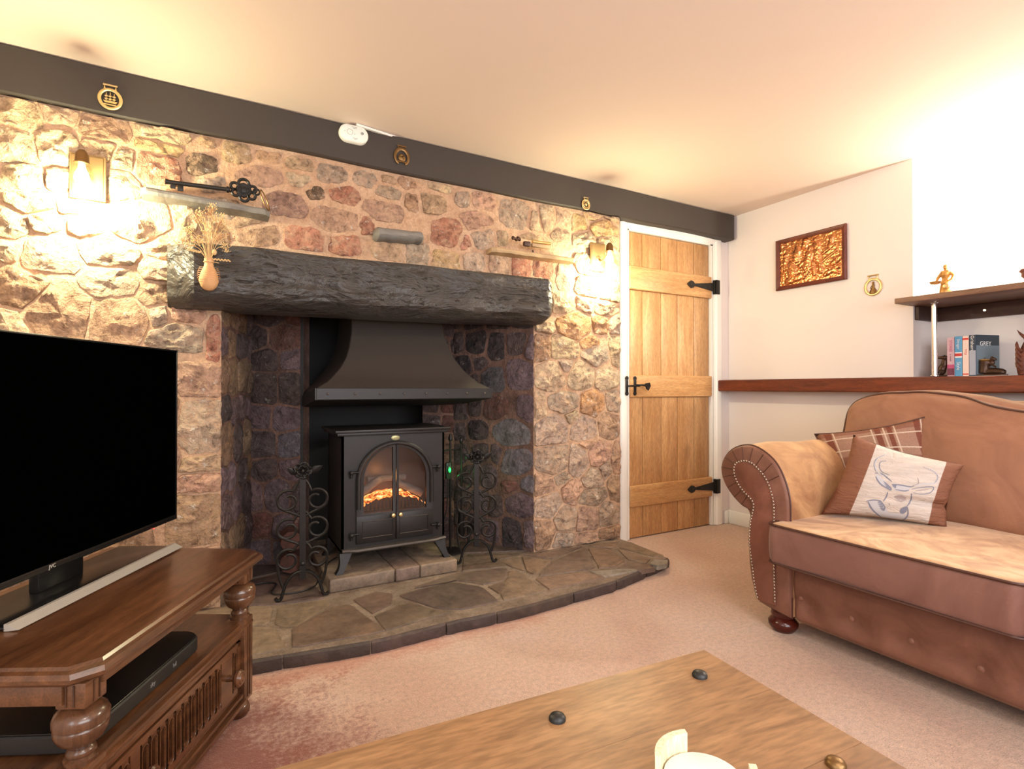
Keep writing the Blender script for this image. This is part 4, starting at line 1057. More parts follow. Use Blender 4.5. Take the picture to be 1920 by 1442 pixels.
# local origin under its right end; x runs to the left as negative
TW, TB, TT = .965, .058, .614
obj('tv_casing', MB().box(-TW, 0, 0, .012, TB, TT, .003).box(-TW+.04, -.04, .010, .045, TB+.05, TT-.12, .015), 'satin', tv, local=True)
fr_ = MB().box(-TW, 0, -.004, .002, TB, TB+.016, .002).box(-TW, 0, -.004, .002, TT-.005, TT, .001).box(-TW, -TW+.005, -.004, .002, TB, TT, .001).box(-.005, 0, -.004, .002, TB, TT, .001)
obj('bezel', fr_, 'black', tv, local=True)
obj('screen', MB().box(-TW+.005, -.005, -.001, .001, TB+.016, TT-.005), 'screen', tv, local=True, smooth=False)
text('maker_lettering', 'JVC', .0125, 'silver', tv, wm(tv) @ Matrix.Translation((-.50, -.0045, TB+.0085)) @ Matrix.Rotation(PI/2, 4, 'X'))
obj('standby_light', MB().ell((-.12, -.004, TB-.002), .002, .002, .002, 8), emit('red_led', (1, .04, .03, 1), 3), tv, local=True)
sb = obj('stand_plate', MB().box(-.70, -.135, -.075, .09, .001, .009, .003), 'black', tv, local=True)
obj('silver_edge', MB().prism([(-.70, -.078, .001), (-.70, -.100, .004), (-.70, -.078, .015), (-.70, -.070, .015), (-.70, -.070, .001)], (.565, 0, 0)), 'silver', sb, local=True, smooth=False)
obj('stand_neck', MB().box(-.52, -.38, .012, .035, .008, TB+.08, .004), 'black', tv, local=True)

# ------------------------------------------------------------ coffee table
TR = math.atan2(.998, .065)  # direction of the right edge, towards the fireplace
th = math.radians(-4.0)
ct = thing('coffee_table', 'low waxed pine coffee table with black domed bolt heads', 'coffee table', (.858, .749, 0), th)
# local: corner at origin, x negative to the left, y negative to the viewer
L_, Wd_ = 1.12, .62
nb = 4
for i in range(nb):
    y1 = -Wd_*i/nb; y0 = -Wd_*(i+1)/nb
    o = obj('table_board', MB().box(-L_, 0, y0, y1, .412, .45, .0006, 1), 'table', ct, local=True)
obj('apron', MB().box(-L_+.06, -.06, -.075, -.055, .33, .412).box(-L_+.06, -.06, -Wd_+.055, -Wd_+.075, .33, .412).box(-L_+.055, -L_+.075, -Wd_+.06, -.06, .33, .412).box(-.075, -.055, -Wd_+.06, -.06, .33, .412), 'table', ct, local=True, smooth=False)
for x in (-.09, -L_+.09):
    for y in (-.09, -Wd_+.09): obj('leg', MB().box(x-.04, x+.04, y-.04, y+.04, 0, .412, .004), 'table', ct, local=True)
inv = wm(ct).inverted()
for (px, py) in ((1312, 1266), (1045, 1347), (1567, 1432)):
    p = inv @ onZ(px, py, .452)
    obj('bolt_head', MB().lathe([(.0135, .4495), (.0135, .4535), (.011, .4575), (.005, .4595), (.001, .460)], (p.x, p.y, 0), 16), 'satin' if px != 1567 else 'oldbrass', ct, local=True, ang=60)
for x, y in ((-.66, -.10), (-1.0, -.10), (-.10, -.54), (-.38, -.54), (-.66, -.54), (-1.0, -.54)):
    obj('bolt_head', MB().lathe([(.0135, .4495), (.0135, .4535), (.011, .4575), (.005, .4595), (.001, .460)], (x, y, 0), 16), 'satin', ct, local=True, ang=60)
# holder with round coasters
cc = onZ(1322, 1496, .452); cc.z = .4502
ch = thing('coaster_holder', 'round pale wooden coaster holder with curved upright sides', 'coaster holder', cc)
obj('holder_base', MB().lathe([(.060, .4505), (.061, .453), (.060, .458)], (cc.x, cc.y, 0), 40), 'palewood', ch)
for a0, a1 in ((math.radians(95), math.radians(172)), (math.radians(275), math.radians(352))):
    R_ = []
    for i in range(15):
        a = a0+(a1-a0)*i/14+YAW*0-.50
        R_.append([(cc.x+r*math.cos(a), cc.y+r*math.sin(a), z) for r, z in ((.0615, .4505), (.0615, .500), (.0525, .500), (.0525, .4505))])
    obj('curved_side', MB().loft(R_), 'palewood', ch, ang=30)
for k in range(3):
    z = .4585+k*.0062
    o = obj('coaster', MB().lathe([(.049, z), (.0502, z+.001), (.0502, z+.0048), (.049, z+.0058)], (cc.x+random.uniform(-.001, .001), cc.y, 0), 36), 'white')
    tag(o, ['round white coaster lying at the bottom of the wooden holder', 'round white coaster in the middle of the stack in the holder', 'round white coaster on top of the stack in the wooden holder'][k], 'coaster', 'round coasters in the wooden holder')

# ------------------------------------------------------------ sofa, its back to the right wall
so = thing('sofa', 'tan suede roll-arm sofa with studded arms and buttoned base', 'sofa', (2.5, .55, 0))
AP = [onX(x, y, 1.95) for x, y in ((1479, 985), (1478, 940), (1470, 905), (1455, 872), (1434, 850), (1408, 836), (1382, 838), (1362, 852), (1352, 875), (1356, 900), (1370, 925), (1388, 945), (1402, 955), (1407, 975), (1405, 1010), (1405, 1050), (1409, 1085), (1416, 1112), (1423, 1127))]
AP = [(p.y, p.z) for p in AP]
M['facing'] = suede('arm_facing_leather', lin(110, 68, 54), lin(132, 84, 68), .42, .1)
def arm(yf=lambda y: y):
    prof = catmull([(0, y, z) for y, z in AP], 5); prof = [(p.y, p.z) for p in prof]
    prof += [(prof[-1][0]-.03, .098), (1.36, .092), (1.285, .085)]
    prof += [(1.285, .16), (1.285, .25), (1.285, .36), (1.288, .44)]
    cy = sum(p[0] for p in prof)/len(prof); cz = sum(p[1] for p in prof)/len(prof)
    # offset outline (towards the inside)
    def off(d):
        out = []; n = len(prof)
        for i in range(n):
            a = prof[i-1]; b_ = prof[(i+1) % n]; tx, tz = b_[0]-a[0], b_[1]-a[1]; l_ = math.hypot(tx, tz) or 1
            out.append((prof[i][0]-(-tz/l_)*d*sgn, prof[i][1]-(tx/l_)*d*sgn))
        return out
    area2 = sum(prof[i][0]*prof[(i+1) % len(prof)][1]-prof[(i+1) % len(prof)][0]*prof[i][1] for i in range(len(prof)))
    sgn = -1 if area2 > 0 else 1
    mk = lambda P, x: [(x, yf(p[0]), p[1]) for p in P]
    # body in the paler lit suede, front band in the darker leather
    R_ = [mk(prof, 1.965), mk(prof, 2.1), mk(prof, 2.3), mk(prof, 2.5), mk(prof, 2.7), mk(prof, 2.9), mk(prof, 3.10)]
    for k, ring in enumerate(R_):
        if 0 < k < 6:
            R_[k] = [(x, y, z+(.006*math.sin(k*2.1)+.004 if z > .6 else 0)) for x, y, z in ring]
    body = obj('arm', MB().loft(R_), 'suede', so, ang=50)
    obj('arm_front_band', MB().loft([mk(prof, 1.967), mk(off(-.001), 1.958), mk(off(.003), 1.949), mk(off(.010), 1.9455)]), 'leather', body, ang=60)
    LP = [(130, 190), (128, 240), (150, 300), (190, 360), (240, 410), (262, 450), (258, 500), (243, 570), (237, 640), (235, 710), (245, 800), (255, 880), (270, 1000), (292, 1100)]
    RP = [(412, 1140), (408, 1000), (405, 880), (404, 760), (405, 640), (405, 560), (405, 500), (400, 430), (385, 370), (365, 310), (330, 250), (290, 205), (250, 170), (200, 155), (152, 165)]
    cv = lambda L_: [(lambda q: (q.y, q.z))(onX(1340+a_/3.606, 820+b_/3.606, 1.94)) for a_, b_ in L_]
    LP, RP = cv(LP), cv(RP); lpath = [(p.y, p.z) for p in catmull([(0, a_, b_) for a_, b_ in RP+LP], 5)]
    k0 = len(lpath); fc = (sum(p[0] for p in lpath)/k0, sum(p[1] for p in lpath)/k0)
    fo = lambda d, x: [(x, yf(a_[0]+(fc[0]-a_[0])*d), a_[1]+(fc[1]-a_[1])*d) for a_ in lpath]
    obj('arm_facing', MB().loft([fo(0, 1.947), fo(0, 1.941), fo(.04, 1.939)]), 'facing', body, ang=50)
    obj('piping', MB().tube(mk(off(-.001), 1.960)[:95], .0042, 6), 'piping', body)
    # pleats of the band
    q = off(.006)
    for i in range(12, 64, 4):
        b2 = min(lpath, key=lambda t_: math.dist(t_, q[i])); d_ = math.dist(b2, q[i])
        if d_ < .012: continue
        obj('pleat', MB().tube([(1.9452, yf(q[i][0]), q[i][1]), (1.9447, yf((q[i][0]+b2[0])/2), (q[i][1]+b2[1])/2), (1.9450, yf(b2[0]), b2[1])], .0013, 5), 'piping', body)
    s_ = MB(); acc = 0
    for i in range(1, len(lpath)):
        a, b_ = lpath[i-1], lpath[i]; d = math.dist(a, b_)
        acc += d
        while acc >= .0128:
            acc -= .0128; f = 1-acc/d if d else 0
            yy, zz = a[0]+(b_[0]-a[0])*f, a[1]+(b_[1]-a[1])*f
            s_.ell((1.9385, yf(yy+(fc[0]-yy)*.03), zz+(fc[1]-zz)*.012), .0040, .0054, .0054, 8)
    tag(obj('nailhead_trim', s_, 'stud', body, ang=60), kind='stuff')
    c_ = (sum([yf(1.285), yf(1.43)])/2)
    obj('turned_foot', MB().lathe([(.040, .094), (.044, .078), (.046, .064), (.040, .054), (.046, .048), (.056, .036), (.055, .022), (.044, .006), (.038, .0)], (2.01, yf(1.355), 0), 24), 'mahog', so, ang=60)
    obj('turned_foot', MB().lathe([(.040, .094), (.044, .078), (.046, .064), (.040, .054), (.046, .048), (.056, .036), (.055, .022), (.044, .006), (.038, .0)], (3.02, yf(1.355), 0), 24), 'mahog', so, ang=60)
SY = .57     # the sofa's middle
arm(); arm(lambda y: 2*SY-y)
YI0, YI1 = 2*SY-1.287, 1.287
# base with buttons
def basef(p, u):
    if u.x < -.5:
        k = (p.y-YI0)/(YI1-YI0); p = p.copy()
        d = 0
        for j in range(9):
            yb = 1.235-j*.168; e = (p.y-yb)/.05; h = (p.z-.150)/.045; d = max(d, math.exp(-(e*e+h*h)))
        p.x += .028*d-.014*(1-min(1, abs(u.z))**2)
    return p
bm = rbox(1.975, 3.0, YI0-.01, YI1+.01, .062, .30, .03, 44, basef)
base = obj('base', MB().frombm(bm), 'leather', so, ang=60)
for (x, y) in ((1501, 1122), (1596, 1160), (1708, 1202), (1838, 1254)):
    p = onX(x, y, 1.955); obj('button', MB().ell(p, .006, .0105, .0105, 12), 'leather', base)
for j in range(4): obj('button', MB().ell((1.955, .43-j*.17, .155), .006, .0105, .0105, 12), 'leather', base)
# seat cushions, T-shaped in front of the arms
def seat(y0, y1, near):
    def fn(p, u):
        p = p.copy()
        t = (1-u.y*u.y)*(1-u.x*u.x)
        p.z += .016*t if u.z > 0 else 0
        if u.x < 0: p.x -= .012*(1-u.z*u.z)*(-u.x)
        p.z += .004*noise.noise(p*6)
        if u.x < -.97 and abs(u.y) > .97: p.x += .01
        return p
    bm = rbox(1.875, 2.62, y0, y1, .298, .452, .022, 26, fn)
    s_ = obj('seat_cushion', MB().frombm(bm), 'seatmix', so, ang=60)
    for z in (.448, .304):
        P = [(2.30, y1-.001, z), (1.93, y1-.001, z), (1.888, y1-.006, z), (1.876, y1-.028, z)]+[(1.875-.004*math.sin(PI*i/10), y1-.04-(y1-y0-.08)*i/10, z) for i in range(11)]+[(1.876, y0+.028, z), (1.888, y0+.006, z), (1.93, y0+.001, z), (2.30, y0+.001, z)]
        obj('piping', MB().tube(catmull(P, 3), .0045, 6), 'piping', s_)
    return s_
def seatmix():
    s = N('seat_suede_lit_top', .7, spec=.3); co = s.coord(); ge = s.n('ShaderNodeNewGeometry'); sx = s.n('ShaderNodeSeparateXYZ'); s.l(ge.outputs['Position'], sx.inputs[0])
    n1 = s.noise(5.5, 5, .6, co, 2.0)
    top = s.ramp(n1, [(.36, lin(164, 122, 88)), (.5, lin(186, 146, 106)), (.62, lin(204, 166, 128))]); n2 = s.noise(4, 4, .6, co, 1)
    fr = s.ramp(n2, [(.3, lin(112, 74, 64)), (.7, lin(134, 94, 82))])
    s.color(s.mix(fr, top, s.ramp(sx.outputs[2], [(.444, g(0)), (.450, g(1))])))  # top face painted paler than the front: warm lamplight put into the colour
    s.b.inputs['Sheen Weight'].default_value = .2; s.bump(s.noise(14, 5, .6, co, .8), .25, .01); return s.m
M['seatmix'] = seatmix()
seat(SY+.004-.0, 1.332, 1); seat(2*SY-1.332, SY-.004, 0)
# back cushions lean on the frame
def backc(y0, y1):
    def fn(p, u):
        p = p.copy(); h = (p.z-.44)/.5
        p.x += .17*h
        bul = (1-u.y*u.y)*(1-u.z*u.z)
        if u.x < 0: p.x -= .065*bul; p.x += .02*noise.noise(p*3.5)
        yy = (p.y-y0)/(y1-y0)          # 1 at the arm
        if u.z > 0: p.z += (.035*math.exp(-((yy-.62)/.28)**2)-.040*math.exp(-((yy-.10)/.35)**2)+.006*noise.noise(Vector((p.y*9, 0, 2))))*u.z
        if u.z > 0 and yy > .86: p.z -= .05*((yy-.86)/.14)**2*u.z
        return p
    bm = rbox(2.46, 2.64, y0, y1, .43, .93, .05, 30, fn); vv = [v.co.copy() for v in bm.verts]
    c_ = obj('back_cushion', MB().frombm(bm), 'leather2', so, ang=60)
    G_ = [(y1-.006, z) for z in (.45, .55, .65, .74, .80, .85, .885)]+[(y1-.03, .915), (y1-.07, .94)]+[(y1-.12-(y1-y0-.24)*i/24, 1.0) for i in range(25)]+[(y0+.07, .93), (y0+.03, .90)]
    P = []
    for yy, zz in G_:
        cand = [v for v in vv if v.x < 2.60+.17*(v.z-.44)/.5 and abs(v.y-yy) < .035] if zz >= .93 else vv
        q = Vector((2.475+.17*(zz-.44)/.5, yy, zz)); m_ = min(cand, key=lambda v: (v-q).length if zz < .93 else -v.z*3-v.x*-1.6+abs(v.y-yy)*3)
        P.append(m_+Vector((-.002, 0, .001)))
    P = [P[0]]+[(P[i-1]+P[i]*2+P[i+1])/4 for i in range(1, len(P)-1)]+[P[-1]]
    obj('piping', MB().tube(catmull(P, 3), .0050, 6), 'piping', c_)
M['leather2'] = suede('sofa_back_suede', lin(128, 86, 66), lin(152, 106, 82), .6, .3)
backc(SY+.003, 1.45); backc(2*SY-1.45, SY-.003)
def framef(p, u):
    p = p.copy()
    if u.z > 0: p.z += .010*math.sin(p.y*4+1)*u.z
    return p
obj('back_frame', MB().frombm(rbox(2.80, 3.10, 2*SY-1.42, 1.42, .10, .925, .07, 18, framef)), 'suede', so, ang=60)

# ------------------------------------------------------------ cushions
def pillow(name, label, corners, thick, mat, grp=None, wr=.006, n=22, dimple=None):
    A, B, Cc, D = [Vector(c) for c in corners]     # bottom-left, bottom-right, top-right, top-left as seen
    nrm = (B-A).cross(D-A).normalized()
    if nrm.dot(Vector((0, 0, CAMZ))-A) < 0: nrm = -nrm
    def pt(u, v, s_):
        e = 1-.10*(1-abs(2*u-1)**2)*0
        # pinch sides inwards between the corners
        uu = u+(.5-u)*.10*(1-(2*v-1)**2)*(abs(2*u-1)**2); vv = v+(.5-v)*.10*(1-(2*u-1)**2)*(abs(2*v-1)**2)
        P_ = A*(1-uu)*(1-vv)+B*uu*(1-vv)+Cc*uu*vv+D*(1-uu)*vv
        h = (max(0, 1-(2*u-1)**2)*max(0, 1-(2*v-1)**2))**.42*thick/2
        q = noise.noise(Vector((u*5+s_*7, v*3, thick*99)))*wr*(1 if 0 < u < 1 and 0 < v < 1 else 0)
        if dimple: h += dimple(u, v)*(s_ > 0)
        return P_+nrm*(s_*h+q)
    uvs = []; v = []; f = []
    for s_ in (1, -1):
        b_ = len(v)
        for i in range(n+1):
            for j in range(n+1): v.append(pt(i/n, j/n, s_)); uvs.append((i/n, j/n))
        for i in range(n):
            for j in range(n): f.append((b_+i*(n+1)+j, b_+(i+1)*(n+1)+j, b_+(i+1)*(n+1)+j+1, b_+i*(n+1)+j+1))
    c = (A+B)/2
    t = thing(name, label, 'cushion', c)
    mb = MB().add(v, f); mb_v = [x-Vector(c) for x in v]
    me = bpy.data.meshes.new('cover'); me.from_pydata([tuple(x) for x in mb_v], [], mb.f); ul = me.uv_layers.new(name='uv')
    for lp_ in me.loops: ul.data[lp_.index].uv = uvs[lp_.vertex_index]
    bm = bmesh.new(); bm.from_mesh(me); bmesh.ops.remove_doubles(bm, verts=bm.verts[:], dist=.0004); bmesh.ops.recalc_face_normals(bm, faces=bm.faces); bm.to_mesh(me); bm.free()
    me.polygons.foreach_set('use_smooth', [True]*len(me.polygons)); me.materials.append(mat)
    o = bpy.data.objects.new('cover', me); MATX[o.name] = wm(t); link(o, t)
    edge = [pt(i/20, 0, 0) for i in range(20)]+[pt(1, i/20, 0) for i in range(20)]+[pt(1-i/20, 1, 0) for i in range(20)]+[pt(0, 1-i/20, 0) for i in range(20)]
    return t, o, pt, nrm, edge
def uvn(s):
    tc = s.n('ShaderNodeTexCoord'); sx = s.n('ShaderNodeSeparateXYZ'); s.l(tc.outputs['UV'], sx.inputs[0]); return sx.outputs[0], sx.outputs[1]
def plaid():
    s = N('plaid_wool', .9, spec=.15); u, v = uvn(s); b0 = lin(150, 116, 100); b1 = lin(112, 62, 48); b2 = lin(196, 176, 158)
    def stripes(x, L):
        st_ = [(0, g(0))]
        return s.ramp(x, L)
    K0, K1 = g(0), g(1)
    def band(lst):
        L = [(0, K0)]
        for a, b_ in lst: L += [(a-.002, K0), (a, K1), (b_, K1), (b_+.002, K0)]
        return L
    du = stripes(u, band([(.08, .15), (.55, .60), (.66, .70), (.90, .95)])); dv = stripes(v, band([(.10, .16), (.42, .58), (.90, .99)]))
    lu = stripes(u, band([(.165, .178), (.52, .53), (.625, .635), (.72, .73), (.96, .97)])); lv = stripes(v, band([(.24, .252), (.36, .372), (.66, .672), (.84, .852)]))
    c = s.mix(b0, b1, s.math('MULTIPLY', du, .9)); c = s.mix(c, b1, s.math('MULTIPLY', dv, .55))
    c = s.mix(c, b2, s.math('MULTIPLY', lu, .9)); c = s.mix(c, b2, s.math('MULTIPLY', lv, .9))
    c = s.mix(c, s.ramp(s.noise(240, 2, .5), [(.3, g(.8)), (.7, g(1.1))]), .8, 'MULTIPLY')
    s.color(c); s.bump(s.noise(30, 4), .2, .006); return s.m
def deerm():
    s = N('linen_and_brown_satin', .7, spec=.3); u, v = uvn(s)
    L = [(0, g(0)), (.235, g(0)), (.237, g(1)), (.853, g(1)), (.855, g(0))]
    w_ = s.mix(lin(198, 186, 178), s.ramp(s.noise(3, 5, .6, s.coord((2, 2, 30))), [(.35, g(.88)), (.6, g(1.05))]), 1.0, 'MULTIPLY')
    c = s.mix(lin(128, 84, 64), w_, s.ramp(u, L)); s.color(c)
    s.bump(s.noise(9, 5, .6, s.coord((1.6, 1.6, 5)), 1.0), .6, .02); return s.m
e0 = onX(1560, 930, 2.36); 
pl_, _, _, _, edge = pillow('cushion', 'brown and cream checked wool cushion behind the stag cushion', [(2.36, 1.335, .47), (2.52, .97, .47), onX(1733, 782, 2.56), onX(1527, 814, 2.44)], .13, plaid())
obj('seam', MB().tube(edge, .0035, 5, closed=True), 'piping', pl_)
BL, BR, TRr, TLl = onX(1538, 974, 2.14), onX(1776, 1000, 2.33), onX(1808, 872, 2.40), onX(1600, 815, 2.25)
BL.z = max(BL.z, .462); BR.z = max(BR.z, .462)
def dim(u, v): return -.030*math.exp(-((v-.30-.03*u)/.045)**2)*(1/(1+math.exp(-(u-.62)*14)))-.012*math.exp(-((u-.45)/.2)**2-((v-1)/.25)**2)
dc, _, dpt, dn, edge = pillow('cushion', 'cream linen cushion with a blue-grey stag print and brown side bands', [BL, BR, TRr, TLl], .15, deerm(), n=34, dimple=dim)
# the printed stag: strokes laid on the cloth (coordinates read off the photographed cushion)
M['ink'] = plain('blue_grey_print', lin(122, 124, 140), .9); M['inkl'] = plain('pale_blue_print', lin(184, 182, 186), .9); M['ink2'] = plain('warm_grey_print', lin(160, 146, 144), .9)
QD = [(80, 1150), (1370, 1335), (1740, 545), (400, 165)]       # cushion corners in the close-up: BL BR TR TL
def inv_bil(x, y):
    u = v = .5
    for _i in range(12):
        f_ = lambda u, v: [sum(w0*q[k] for w0, q in zip(((1-u)*(1-v), u*(1-v), u*v, (1-u)*v), QD)) for k in (0, 1)]
        X_, Y_ = f_(u, v); a, c_ = [(f_(u+1e-4, v)[k]-(X_, Y_)[k])/1e-4 for k in (0, 1)]; b_, d_ = [(f_(u, v+1e-4)[k]-(X_, Y_)[k])/1e-4 for k in (0, 1)]
        det = a*d_-b_*c_; rx, ry = x-X_, y-Y_
        u += (rx*d_-ry*b_)/det; v += (a*ry-c_*rx)/det
    return max(.01, min(.99, u)), max(.01, min(.99, v))
def on(x, y, k=.0012): u, v = inv_bil(x, y); return dpt(u, v, 1)+dn*k
def stroke(pts, w_, mat):
    P = catmull([(x, y, 0) for x, y in pts], 6); v = []; f = []
    for i, p in enumerate(P):
        t = P[min(i+1, len(P)-1)]-P[max(i-1, 0)]; t.normalize(); nv = Vector((-t.y, t.x, 0)); k = w_*(.45+.55*math.sin(PI*i/(len(P)-1)))
        v += [on(p.x+nv.x*k, p.y+nv.y*k), on(p.x-nv.x*k, p.y-nv.y*k)]
    for i in range(len(P)-1): f.append((2*i, 2*i+1, 2*i+3, 2*i+2))
    return obj('print_stroke', MB().add(v, f), mat, dc, smooth=True)
def wash(pts, mat):
    P = catmull([(x, y, 0) for x, y in pts], 4, True); cx = sum(p.x for p in P)/len(P); cy = sum(p.y for p in P)/len(P); v = [on(cx, cy, .0008)]; f = []
    K_ = 5
    for k in range(1, K_+1):
        for p in P: v.append(on(cx+(p.x-cx)*k/K_, cy+(p.y-cy)*k/K_, .0008))
    n = len(P)
    for i in range(n):
        f.append((0, 1+i, 1+(i+1) % n))
        for k in range(K_-1): f.append((1+k*n+i, 1+(k+1)*n+i, 1+(k+1)*n+(i+1) % n, 1+k*n+(i+1) % n))
    return obj('print_wash', MB().add(v, f), mat, dc)
wash([(600, 1000), (700, 1010), (760, 1050), (770, 1180), (900, 1210), (990, 1180), (985, 1230), (930, 1265), (750, 1240), (650, 1150)], 'inkl')
wash([(690, 690), (740, 700), (860, 850), (830, 860), (720, 780)], 'inkl'); wash([(880, 800), (1010, 810), (1060, 850), (1020, 885), (900, 870)], 'inkl')
wash([(700, 1020), (745, 1010), (770, 1130), (730, 1120)], 'ink'); wash([(930, 1110), (1000, 1070), (990, 1140), (930, 1180)], 'ink'); wash([(880, 950), (960, 935), (1020, 975), (960, 1010)], 'ink2')
wash([(780, 760), (860, 840), (850, 875), (790, 830)], 'ink'); wash([(870, 800), (920, 805), (900, 850)], 'ink')
for P_, w_, c in (([(830, 415), (730, 460), (680, 540), (700, 620), (760, 690), (830, 700)], 9, 'inkl'), ([(800, 425), (700, 480), (672, 560), (690, 640)], 5, 'ink'), ([(820, 505), (750, 520), (735, 590), (770, 650), (850, 690)], 5, 'ink'),
    ([(1260, 590), (1370, 650), (1395, 720), (1340, 790), (1200, 800), (1110, 820)], 9, 'inkl'), ([(1240, 580), (1360, 640), (1400, 720), (1350, 790)], 5, 'ink'), ([(1160, 720), (1160, 790), (1090, 820)], 5, 'ink2'),
    ([(680, 660), (740, 665), (800, 700), (870, 770)], 8, 'ink'), ([(690, 700), (740, 790), (850, 870)], 8, 'ink'), ([(870, 800), (960, 810), (1060, 830), (1110, 820)], 8, 'ink'),
    ([(1080, 860), (1180, 840), (1330, 835), (1290, 900), (1180, 920), (1090, 900)], 5, 'ink'), ([(1120, 880), (1210, 870), (1270, 865)], 5, 'ink2'), ([(820, 890), (800, 950), (760, 1010)], 7, 'ink'),
    ([(1070, 910), (1060, 990), (1000, 1080)], 7, 'ink'), ([(580, 1005), (660, 990), (740, 1000)], 7, 'ink'), ([(600, 1010), (640, 1120), (720, 1240)], 10, 'ink'), ([(720, 1240), (850, 1262), (940, 1262), (1000, 1180), (1010, 1080)], 9, 'ink'),
    ([(880, 980), (950, 1010), (1000, 990)], 6, 'ink2'), ([(740, 1010), (770, 1080), (760, 1130)], 8, 'ink'), ([(900, 860), (990, 880), (1050, 870)], 7, 'ink'), ([(820, 1030), (830, 1060)], 5, 'ink2'), ([(950, 850), (980, 830), (1010, 850)], 6, 'inkl')):
    stroke(P_, w_, c)

# ------------------------------------------------------------ stone ledges in the chimney breast
M['tanledge'] = plain('tan_stone_ledge', lin(186, 158, 122), .85, 0, .9, 40)
def ledge(x0, x1, zl, zr, th0, th1, dep, nm, label, mat='slate', grp=None):
    R_ = []; n = 24
    for i in range(n+1):
        f = i/n; x = x0+(x1-x0)*f; z = zl+(zr-zl)*f; th = (th0+(th1-th0)*f)*(1+.12*noise.noise(Vector((x*14, 1, 0))))
        d = dep*(1+.10*noise.noise(Vector((x*11, 4, 0))))*(1 if .04 < f < .97 else .8)
        y = YS-.012; yf = YS-d
        R_.append([(x, YS+.03, z-th), (x, yf+.006, z-th+.003*noise.noise(Vector((x*30, 0, 2)))), (x, yf, z-th*.6), (x, yf+.002, z-th*.25), (x, yf+.008, z+.002*noise.noise(Vector((x*30, 3, 2)))), (x, YS+.03, z)])
    o = obj(nm, MB().loft(R_), mat, ang=28); return tag(o, label, 'ledge', grp)
a = onY(262, 347, 2.47); b_ = onY(507, 392, 2.47)
ledge(a.x, b_.x, a.z, b_.z, .026, .026, .105, 'stone_ledge', 'long thin grey slate ledge carrying the iron key')
a = onY(925, 462, 2.49); b_ = onY(1082, 484, 2.49)
ledge(a.x, b_.x, a.z, b_.z, .024, .022, .085, 'stone_ledge', 'thin tan stone ledge beside the right wall lamp', 'tanledge')

a = onY(706, 421, 2.50); b_ = onY(799, 432, 2.50)
R_ = []
for i in range(33):
    f = i/32; x = a.x+(b_.x-a.x)*f; z = a.z+(b_.z-a.z)*f+.003*noise.noise(Vector((x*30, 0, 3))); e = [.55, .85][i in (1, 31)] if i in (0, 1, 31, 32) else 1
    h = .064*(1-.12*f)*(1+.12*noise.noise(Vector((x*20, 2, 3)))); zc = z-h/2; ring = [(x, YS+.02, zc-h/2*e)]
    for k in range(11):
        t = -PI/2+PI*k/10; r_ = .075*e*(1+.12*noise.noise(Vector((x*22, t*1.3, 6))))
        ring.append((x, YS-r_*max(0, math.cos(t))**.6, zc+h/2*e*math.sin(t)))
    R_.append(ring+[(x, YS+.02, zc+h/2*e)])
tag(obj('jutting_stone', MB().loft(R_), 'slate', ang=28), 'short rounded blue-grey stone jutting from the wall above the mantel', 'stone')

# ---- the big iron key on the left ledge
yk = 2.478
K = lambda x, y, Y=yk: onY(x, y, Y)
ky = thing('iron_key', 'large ornate black iron key lying on the left slate ledge', 'key', K(400, 378))
obj('shaft', MB().tube([K(310, 340), K(318, 341.5), K(425, 355), K(432, 356)], [.011, .0085, .0085, .010], 10).lathe([(.006, -.006), (.013, -.004), (.013, .004), (.006, .006)], K(427, 355.5), 12, 'x'), 'iron', ky)
q = K(326, 344)
obj('bit', MB().box(q.x-.012, q.x+.006, yk-.004, yk+.004, q.z-.020, q.z, .001).box(q.x+.012, q.x+.032, yk-.004, yk+.004, q.z-.026, q.z-.004, .001), 'iron', ky)
bw = MB(); c0 = K(457, 357)
for (dx, dz, r, t) in ((.000, .026, .020, .006), (-.034, .012, .014, .006), (-.030, -.014, .013, .006), (.002, -.028, .017, .006), (.030, -.018, .014, .006), (.034, .010, .013, .006)):
    bw.tube([(c0.x+dx+r*math.cos(2*PI*i/18), yk, c0.z+dz+r*math.sin(2*PI*i/18)) for i in range(18)], t, 8, closed=True)
obj('bow', bw, 'iron', ky)
obj('bow_plate', MB().lathe([(.028, -.004), (.032, 0), (.028, .004)], c0, 8, 'y').box(c0.x-.009, c0.x+.009, yk-.010, yk-.003, c0.z-.012, c0.z+.012, .002), 'iron', ky)
c1 = K(481, 360); obj('eye', MB().tube([(c1.x+.012*math.cos(2*PI*i/14), yk, c1.z+.012*math.sin(2*PI*i/14)) for i in range(14)], .004, 8, closed=True), 'iron', ky)
c1 = K(496, 378); obj('ring', MB().tube([(c1.x+.026*math.cos(2*PI*i/24)*.42+.014*math.sin(2*PI*i/24), yk-.018+.016*math.cos(2*PI*i/24), c1.z-.040*math.sin(2*PI*i/24)) for i in range(24)], .0028, 8, closed=True), 'oldbrass', ky)

